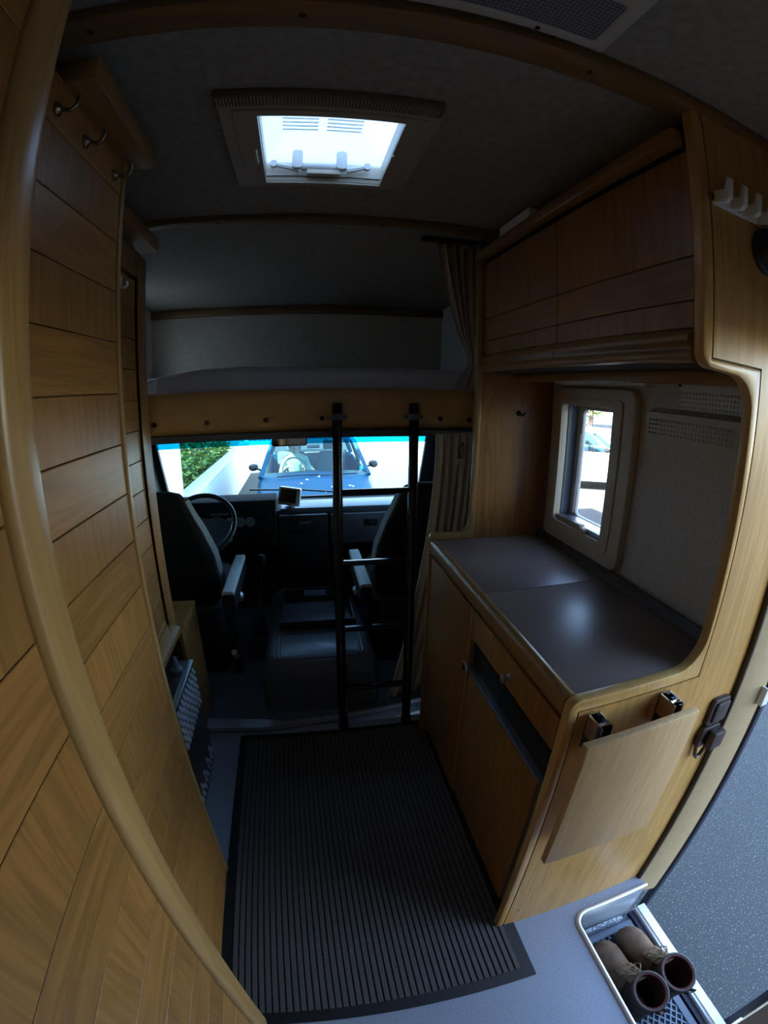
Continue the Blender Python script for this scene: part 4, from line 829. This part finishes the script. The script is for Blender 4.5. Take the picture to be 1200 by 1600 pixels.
def leaves(n, mat_, nm, seed):
    rnd = random.Random(seed); V, F = [], []
    for _ in range(n):
        y = rnd.uniform(5.2, 11.7); a = rnd.random()
        if a < 0.6: x, z = -1.95+max(-0.15, min(0.12, rnd.gauss(0, 0.07))), rnd.uniform(0.0, 1.6)
        else: x, z = rnd.uniform(-2.8, -1.9), 1.52+rnd.gauss(0, 0.1)
        x += 0.06*math.sin(y*3.1)*math.sin(z*4); s = rnd.uniform(0.035, 0.075)
        d = Vector((rnd.gauss(0, 1), rnd.gauss(0, 1), rnd.gauss(0, 1))).normalized(); _, u, w = frame_of(d); c = Vector((x, y, z)); k = len(V)
        V += [c+u*s, c+w*s*0.45, c-u*s, c-w*s*0.45]; F.append((k, k+1, k+2, k+3))
    o = obj(nm, ([tuple(v) for v in V], F), mat_, hg); o['kind'] = 'stuff'
leaves(5200, LEAF, 'foliage', 3); leaves(1300, LEAFY, 'yellow_foliage', 5)
gb_ = thing('garage_building', 'bright white rendered building behind the parked blue car', 'building', (3.0, 13.5, GZ))
obj('wall', box(-1.62, 9.0, 12.4, 16.0, GZ, 3.2), RENDERW, gb_)
obj('garage_door', box(-1.56, 0.60, 12.36, 12.40, GZ, 0.30), CARWHITE, gb_); vs = None
for k in range(7): obj('door_slot', box(-1.50+k*0.13, -1.42+k*0.13, 12.350, 12.360, 0.17, 0.205), plain('slot_dark', (0.08, 0.08, 0.08), 0.7), gb_)
obj('door_panel', box(-1.55, -1.24, 12.345, 12.36, -0.70, -0.40), plain('panel_blue_grey', (0.32, 0.40, 0.50), 0.6), gb_)
obj('roof_edge', box(-1.8, 9.2, 12.2, 16.2, 3.2, 3.35), MATS['roof_grey'], gb_)

# ---- car
def car(name, lab, cx, fy, rot, paint, detail=True):
    t = thing(name, lab, 'car', (cx, fy+1.9, GZ)); t.rotation_euler.z = rot
    X = lambda x, y, h: (cx+x, fy+y, GZ+h)
    def sec(y, w, zl, zs, zt): return [X(-w*0.93, y, zl), X(-w, y, (zl+zs)/2), X(-w*0.985, y, zs), X(-w*0.90, y, zs+(zt-zs)*0.75), X(-w*0.45, y, zt), X(0, y, zt+0.012), X(w*0.45, y, zt), X(w*0.90, y, zs+(zt-zs)*0.75), X(w*0.985, y, zs), X(w, y, (zl+zs)/2), X(w*0.93, y, zl)]
    obj('front_body', loft([sec(0.0, 0.60, 0.30, 0.52, 0.57), sec(0.05, 0.72, 0.22, 0.60, 0.66), sec(0.25, 0.79, 0.20, 0.68, 0.75), sec(0.6, 0.83, 0.20, 0.77, 0.85), sec(1.0, 0.845, 0.20, 0.85, 0.94), sec(1.15, 0.85, 0.20, 0.87, 0.955)]), paint, t, smooth=True)
    obj('rear_body', loft([sec(3.35, 0.84, 0.20, 0.90, 0.96), sec(3.70, 0.80, 0.25, 0.90, 0.97), sec(3.85, 0.72, 0.32, 0.80, 0.85)]), paint, t, smooth=True)
    for s in (-1, 1):
        pr = [(s*0.80, 0.22), (s*0.85, 0.55), (s*0.838, 0.90), (s*0.80, 0.93), (s*0.77, 0.90), (s*0.77, 0.22)]
        obj('door', loft([[X(a, y, b) for a, b in pr] for y in (1.15, 2.2, 3.35)]), paint, t, bev=0.004)
        # pillars and side glass
        obj('front_pillar', tube([X(s*0.80, 1.02, 0.92), X(s*0.66, 1.62, 1.34), X(s*0.60, 1.80, 1.42)], 0.032, 8), paint, t, smooth=True)
        obj('side_pillar', tube([X(s*0.81, 2.25, 0.92), X(s*0.62, 2.22, 1.44)], 0.035, 6), BLACKP, t); obj('rear_pillar', tube([X(s*0.81, 3.62, 0.93), X(s*0.60, 3.10, 1.43)], 0.05, 6), paint, t)
        obj('side_glass', ([X(s*0.80, 1.15, 0.93), X(s*0.80, 3.5, 0.94), X(s*0.61, 3.08, 1.42), X(s*0.63, 1.78, 1.40)], [(0, 1, 2, 3)]), CARGL, t)
        obj('headlamp', loft([[X(s*x, y, z) for x, y, z in r_] for r_ in ([(0.46, 0.035, 0.50), (0.70, 0.10, 0.51), (0.73, 0.16, 0.60), (0.60, 0.10, 0.645), (0.46, 0.045, 0.61)], [(0.46, 0.0, 0.50), (0.70, 0.06, 0.51), (0.73, 0.13, 0.60), (0.60, 0.07, 0.645), (0.46, 0.005, 0.61)])]), LAMPG, t)
        mr_ = obj('door_mirror', loft([[X(s*0.945+0.078*k*a, y, 1.0+0.058*k*b) for a, b in [(math.cos(2*pi*q/14), math.sin(2*pi*q/14)) for q in range(14)]] for y, k in ((1.44, 0.5), (1.47, 0.9), (1.52, 1.0), (1.56, 0.95))]), BLACKP, t, smooth=True)
        obj('mirror_arm', tube([X(s*0.82, 1.5, 0.95), X(s*0.90, 1.52, 0.98)], 0.018, 6), BLACKP, mr_)
        for wy in (0.72, 3.15):
            w_ = obj('wheel', lathe([(0.20, 0), (0.29, 0.01), (0.30, 0.05), (0.30, 0.15), (0.29, 0.19), (0.19, 0.20)], X(s*0.66, wy, 0.302), (s, 0, 0), 24), TYRE, t, smooth=True); obj('wheel_rim', lathe([(0.19, 0), (0.17, -0.02), (0.05, -0.01), (0.04, 0.0)], X(s*0.862, wy, 0.302), (s, 0, 0), 18), STEEL, w_)
    obj('roof', loft([[X(x*w, y, z-0.03*abs(x)**2.5) for x in (-1, -0.8, -0.4, 0, 0.4, 0.8, 1)]+[X(x*w, y, z-0.05-0.03*abs(x)**2.5) for x in (1, 0.8, 0.4, 0, -0.4, -0.8, -1)] for y, w, z in ((1.74, 0.62, 1.44), (2.1, 0.64, 1.50), (2.7, 0.64, 1.50), (3.12, 0.61, 1.46))]), paint, t, smooth=True)
    obj('windscreen', grid(lambda u, v: X((u*2-1)*(0.79*(1-v)+0.62*v), 1.03+0.73*v-0.10*(1-(2*u-1)**2)*(1-v), 0.925+0.505*v), 10, 6), CARGL, t, smooth=True)
    obj('rear_glass', grid(lambda u, v: X((u*2-1)*(0.78*(1-v)+0.60*v), 3.60-0.46*v, 0.95+0.47*v), 4, 3), CARREAR, t, smooth=True)
    obj('rear_bench', loft([[X(x, y+d, z) for x, d in ((-0.66, 0), (0.66, 0), (0.66, 0.14), (-0.66, 0.14))] for y, z in ((3.05, 0.45), (3.20, 0.80), (3.26, 1.00))]), SEATG, t, bev=0.03)
    obj('bumper', loft([[X(x, y-0.05*(1-(x/0.78)**2)+0.02, z) for x in [-0.78+0.156*k for k in range(11)]]+[X(x, y+0.10, z) for x in [0.78-0.156*k for k in range(11)]] for y, z in ((0.05, 0.22), (0.0, 0.30), (0.0, 0.42), (0.03, 0.47))]), paint, t, smooth=True)
    obj('grille', box(cx-0.40, cx+0.40, fy-0.022, fy+0.04, GZ+0.505, GZ+0.575), BLACKP, t); obj('floor_pan', box(cx-0.77, cx+0.77, fy+1.15, fy+3.4, GZ+0.2, GZ+0.26), BLACKP, t)
    obj('fascia', loft([[X(x*0.76, y, z) for x, z in ((-1, 0.60), (-1, 0.90), (0, 0.93), (1, 0.90), (1, 0.60))] for y in (1.17, 1.50)]), BLACKP, t)
    for s in (-1, 1):
        obj('car_seat', loft([[X(s*0.32+x, y, z) for x, y, z in r_] for r_ in ([(-0.22, 1.95, 0.30), (0.22, 1.95, 0.30), (0.22, 2.45, 0.30), (-0.22, 2.45, 0.30)], [(-0.22, 1.95, 0.50), (0.22, 1.95, 0.50), (0.22, 2.45, 0.46), (-0.22, 2.45, 0.46)])]), SEATG, t, bev=0.02)
        sb = obj('car_seat_back', loft([[X(s*0.32+x*w, y+d, z) for x, d in ((-0.23, 0), (0.23, 0), (0.23, 0.12), (-0.23, 0.12))] for y, z, w in ((2.36, 0.50, 1.0), (2.46, 0.85, 1.0), (2.52, 1.08, 0.8))]), SEATG, t, bev=0.03); obj('headrest', box(cx+s*0.32-0.12, cx+s*0.32+0.12, fy+2.52, fy+2.60, GZ+1.12, GZ+1.28), SEATG, sb, bev=0.025)
    obj('car_wheel', tube([Vector(X(-0.32, 1.70, 0.93))+0.18*(math.cos(a)*Vector((1, 0, 0))+math.sin(a)*Vector((0, 0.38, 0.92))) for a in [2*pi*k/24 for k in range(24)]], 0.014, 6, True), BLACKP, t)
    for xa, xb in ((-0.55, 0.05), (0.05, 0.62)): obj('wiper', tube([X(xa, 0.93, 0.945), X((xa+xb)/2, 0.925, 0.955), X(xb, 0.96, 0.955)], 0.008, 5), BLACKM, t)
    obj('inside_mirror', box(cx-0.10, cx+0.10, fy+1.58, fy+1.60, GZ+1.26, GZ+1.32), BLACKP, t, bev=0.01)
    return t
car('parked_car', 'dark blue hatchback parked nose-on in front of the windscreen', 0.17, 5.35, 0.0, CARBLUE)
car('white_car', 'white car parked outside the small side window', 6.9, 7.6, 1.2, CARWHITE)
# blossom petals on the bonnet
rnd = random.Random(11)
for k, (px, py) in enumerate(((-0.12, 0.72), (-0.20, 0.62), (0.22, 0.50), (0.28, 0.42), (0.46, 0.52), (0.50, 0.50), (0.05, 0.80), (0.12, 0.38))):
    h = 0.62+0.36*min(1, py)**0.75
    p = obj('petal', lathe([(0.001, -0.002), (0.020, 0.0), (0.016, 0.004), (0.001, 0.006)], (0.17+px, 5.35+py, GZ+h+0.03), (0.05, -0.25, 1), 7), WHITE)
    tag(p, 'small white blossom petal lying on the blue car bonnet', 'petal', 'petals on the car bonnet')

# ---- person in the car's driving seat
pr_ = thing('person', 'person in a pale green shirt sitting at the wheel of the blue car', 'person', (-0.15, 7.55, GZ+0.50))
PB = Vector((-0.13, 7.62, GZ+0.56))
joints = {'pelvis': ((0, 0, 0), 0.145), 'belly': ((0, 0.0, 0.16), 0.135), 'chest': ((0, 0.02, 0.34), 0.15), 'upper': ((0, 0.03, 0.45), 0.11), 'neck': ((0, 0.02, 0.54), 0.055), 'jaw': ((0, -0.015, 0.61), 0.066), 'head': ((0, 0.0, 0.69), 0.088), 'crown': ((0, 0.01, 0.765), 0.070),
          'sl': ((-0.17, 0.03, 0.43), 0.068), 'el': ((-0.25, -0.13, 0.21), 0.046), 'wl': ((-0.15, -0.36, 0.34), 0.030), 'hl': ((-0.12, -0.42, 0.37), 0.034), 'sr': ((0.17, 0.03, 0.43), 0.068), 'er': ((0.25, -0.13, 0.21), 0.046), 'wr': ((0.15, -0.36, 0.34), 0.030), 'hr': ((0.12, -0.42, 0.37), 0.034),
          'hpl': ((-0.10, -0.03, -0.02), 0.10), 'kl': ((-0.12, -0.42, 0.06), 0.062), 'al': ((-0.12, -0.60, -0.25), 0.042), 'tl': ((-0.12, -0.74, -0.27), 0.036), 'hpr': ((0.10, -0.03, -0.02), 0.10), 'kr': ((0.12, -0.42, 0.06), 0.062), 'ar': ((0.12, -0.60, -0.25), 0.042), 'tr': ((0.12, -0.74, -0.27), 0.036)}
edges = [('pelvis', 'belly'), ('belly', 'chest'), ('chest', 'upper'), ('upper', 'neck'), ('neck', 'jaw'), ('jaw', 'head'), ('head', 'crown'), ('upper', 'sl'), ('sl', 'el'), ('el', 'wl'), ('wl', 'hl'), ('upper', 'sr'), ('sr', 'er'), ('er', 'wr'), ('wr', 'hr'), ('pelvis', 'hpl'), ('hpl', 'kl'), ('kl', 'al'), ('al', 'tl'), ('pelvis', 'hpr'), ('hpr', 'kr'), ('kr', 'ar'), ('ar', 'tr')]
for s, n_ in ((-1, 'l'), (1, 'r')):        # fingers curled round the rim
    for k in range(4):
        a, b_, c_ = 'f%s%d' % (n_, k), 'g%s%d' % (n_, k), 'i%s%d' % (n_, k)
        joints[a] = ((s*(0.145-k*0.018), -0.455-0.004*k, 0.395-0.004*k), 0.0095); joints[b_] = ((s*(0.142-k*0.018), -0.478+0.004*k, 0.375-0.004*k), 0.009); joints[c_] = ((s*(0.138-k*0.018), -0.468+0.004*k, 0.348+0.003*k), 0.008)
        edges += [('h'+n_, a), (a, b_), (b_, c_)]
    joints['t'+n_+'a'] = ((s*0.075, -0.43, 0.395), 0.011); joints['t'+n_+'b'] = ((s*0.068, -0.458, 0.385), 0.009); edges += [('h'+n_, 't'+n_+'a'), ('t'+n_+'a', 't'+n_+'b')]
names = list(joints); me = bpy.data.meshes.new('body')
me.from_pydata([tuple(Vector(joints[n_][0])) for n_ in names], [(names.index(a), names.index(b_)) for a, b_ in edges], [])
bo = bpy.data.objects.new('body', me); COL.objects.link(bo)
sm_ = bo.modifiers.new('skin', 'SKIN'); sm_.use_smooth_shade = True
for i, n_ in enumerate(names):
    r_ = joints[n_][1]; me.skin_vertices[0].data[i].radius = (r_*(1.18 if n_ in ('belly', 'chest', 'pelvis') else 1), r_*(0.82 if n_ in ('belly', 'chest') else 1)); me.skin_vertices[0].data[i].use_root = (n_ == 'pelvis')
ss = bo.modifiers.new('sub', 'SUBSURF'); ss.levels = 2; ss.render_levels = 2
dg = bpy.context.evaluated_depsgraph_get(); ev = bo.evaluated_get(dg); me2 = bpy.data.meshes.new_from_object(ev)
bo.modifiers.clear(); bo.data = me2
for m_ in (SKIN, SHIRT, TROUS): me2.materials.append(m_)
for p in me2.polygons:
    c = p.center; p.use_smooth = True
    p.material_index = 2 if (c.z < 0.06 or (c.y < -0.15 and c.z < 0.14)) else (0 if (c.z > 0.53 or c.y < -0.30) else 1)
bo.parent = pr_; bo.location = PB-WL[pr_.name]; WL[bo.name] = PB
hd = PB+Vector((0, 0.0, 0.69))
obj('hair', grid(lambda u, v: hd+Vector((0.098*math.sin(v*1.75)*math.cos(2*pi*u), 0.025+0.105*math.sin(v*1.75)*math.sin(2*pi*u)+0.02*v, 0.005+0.118*math.cos(v*1.75)-0.02*v*max(0, math.sin(2*pi*u)))), 20, 8), HAIR, pr_, smooth=True, solid=0.012)
for s in (-1, 1):
    obj('eye', lathe([(0.002, -0.006), (0.012, 0.0), (0.002, 0.006)], hd+Vector((s*0.032, -0.086, -0.005)), (0, -1, 0), 10), HAIR, pr_); obj('ear', lathe([(0.004, -0.008), (0.022, 0.0), (0.006, 0.010)], hd+Vector((s*0.090, 0.008, -0.012)), (s, 0, 0), 10), SKIN, pr_)
obj('nose', loft([[hd+Vector((x, -0.082-d, z)) for x, d, z in r_] for r_ in ([(-0.006, 0.0, 0.005), (0.006, 0.0, 0.005), (0.004, 0.006, 0.005)], [(-0.015, 0.0, -0.035), (0.015, 0.0, -0.035), (0.0, 0.024, -0.032)])]), SKIN, pr_, smooth=True); obj('mouth', lathe([(0.002, -0.004), (0.016, 0), (0.002, 0.004)], hd+Vector((0, -0.078, -0.062)), (0, -1, 0.1), 10), plain('lips', (0.35, 0.12, 0.10), 0.6), pr_)
# trees far beyond the side window
def tree(cx, cy, h, r, lab, seed):
    t = thing('tree', lab, 'tree', (cx, cy, GZ)); rnd = random.Random(seed)
    obj('trunk', tube([(cx, cy, GZ), (cx+0.1, cy, GZ+h*0.45), (cx, cy+0.1, GZ+h*0.7)], [0.22, 0.16, 0.08], 8), plain('bark', (0.10, 0.07, 0.05), 0.9), t)
    V, F = [], []
    for _ in range(1400):
        d = Vector((rnd.gauss(0, 1), rnd.gauss(0, 1), rnd.gauss(0, 0.8))).normalized()*r*rnd.uniform(0.55, 1.0); c = Vector((cx, cy, GZ+h*0.68))+d; s = rnd.uniform(0.12, 0.28)
        _, u, w = frame_of(Vector((rnd.gauss(0, 1), rnd.gauss(0, 1), rnd.gauss(0, 1)))); k = len(V); V += [c+u*s, c+w*s*0.6, c-u*s, c-w*s*0.6]; F.append((k, k+1, k+2, k+3))
    o = obj('crown', ([tuple(v) for v in V], F), LEAF, t); o['kind'] = 'stuff'
tree(24, 32, 5.0, 2.6, 'tall leafy green tree far beyond the side window', 21)
tree(29, 31, 4.2, 2.4, 'lower leafy tree beside a taller tree beyond the side window', 22)
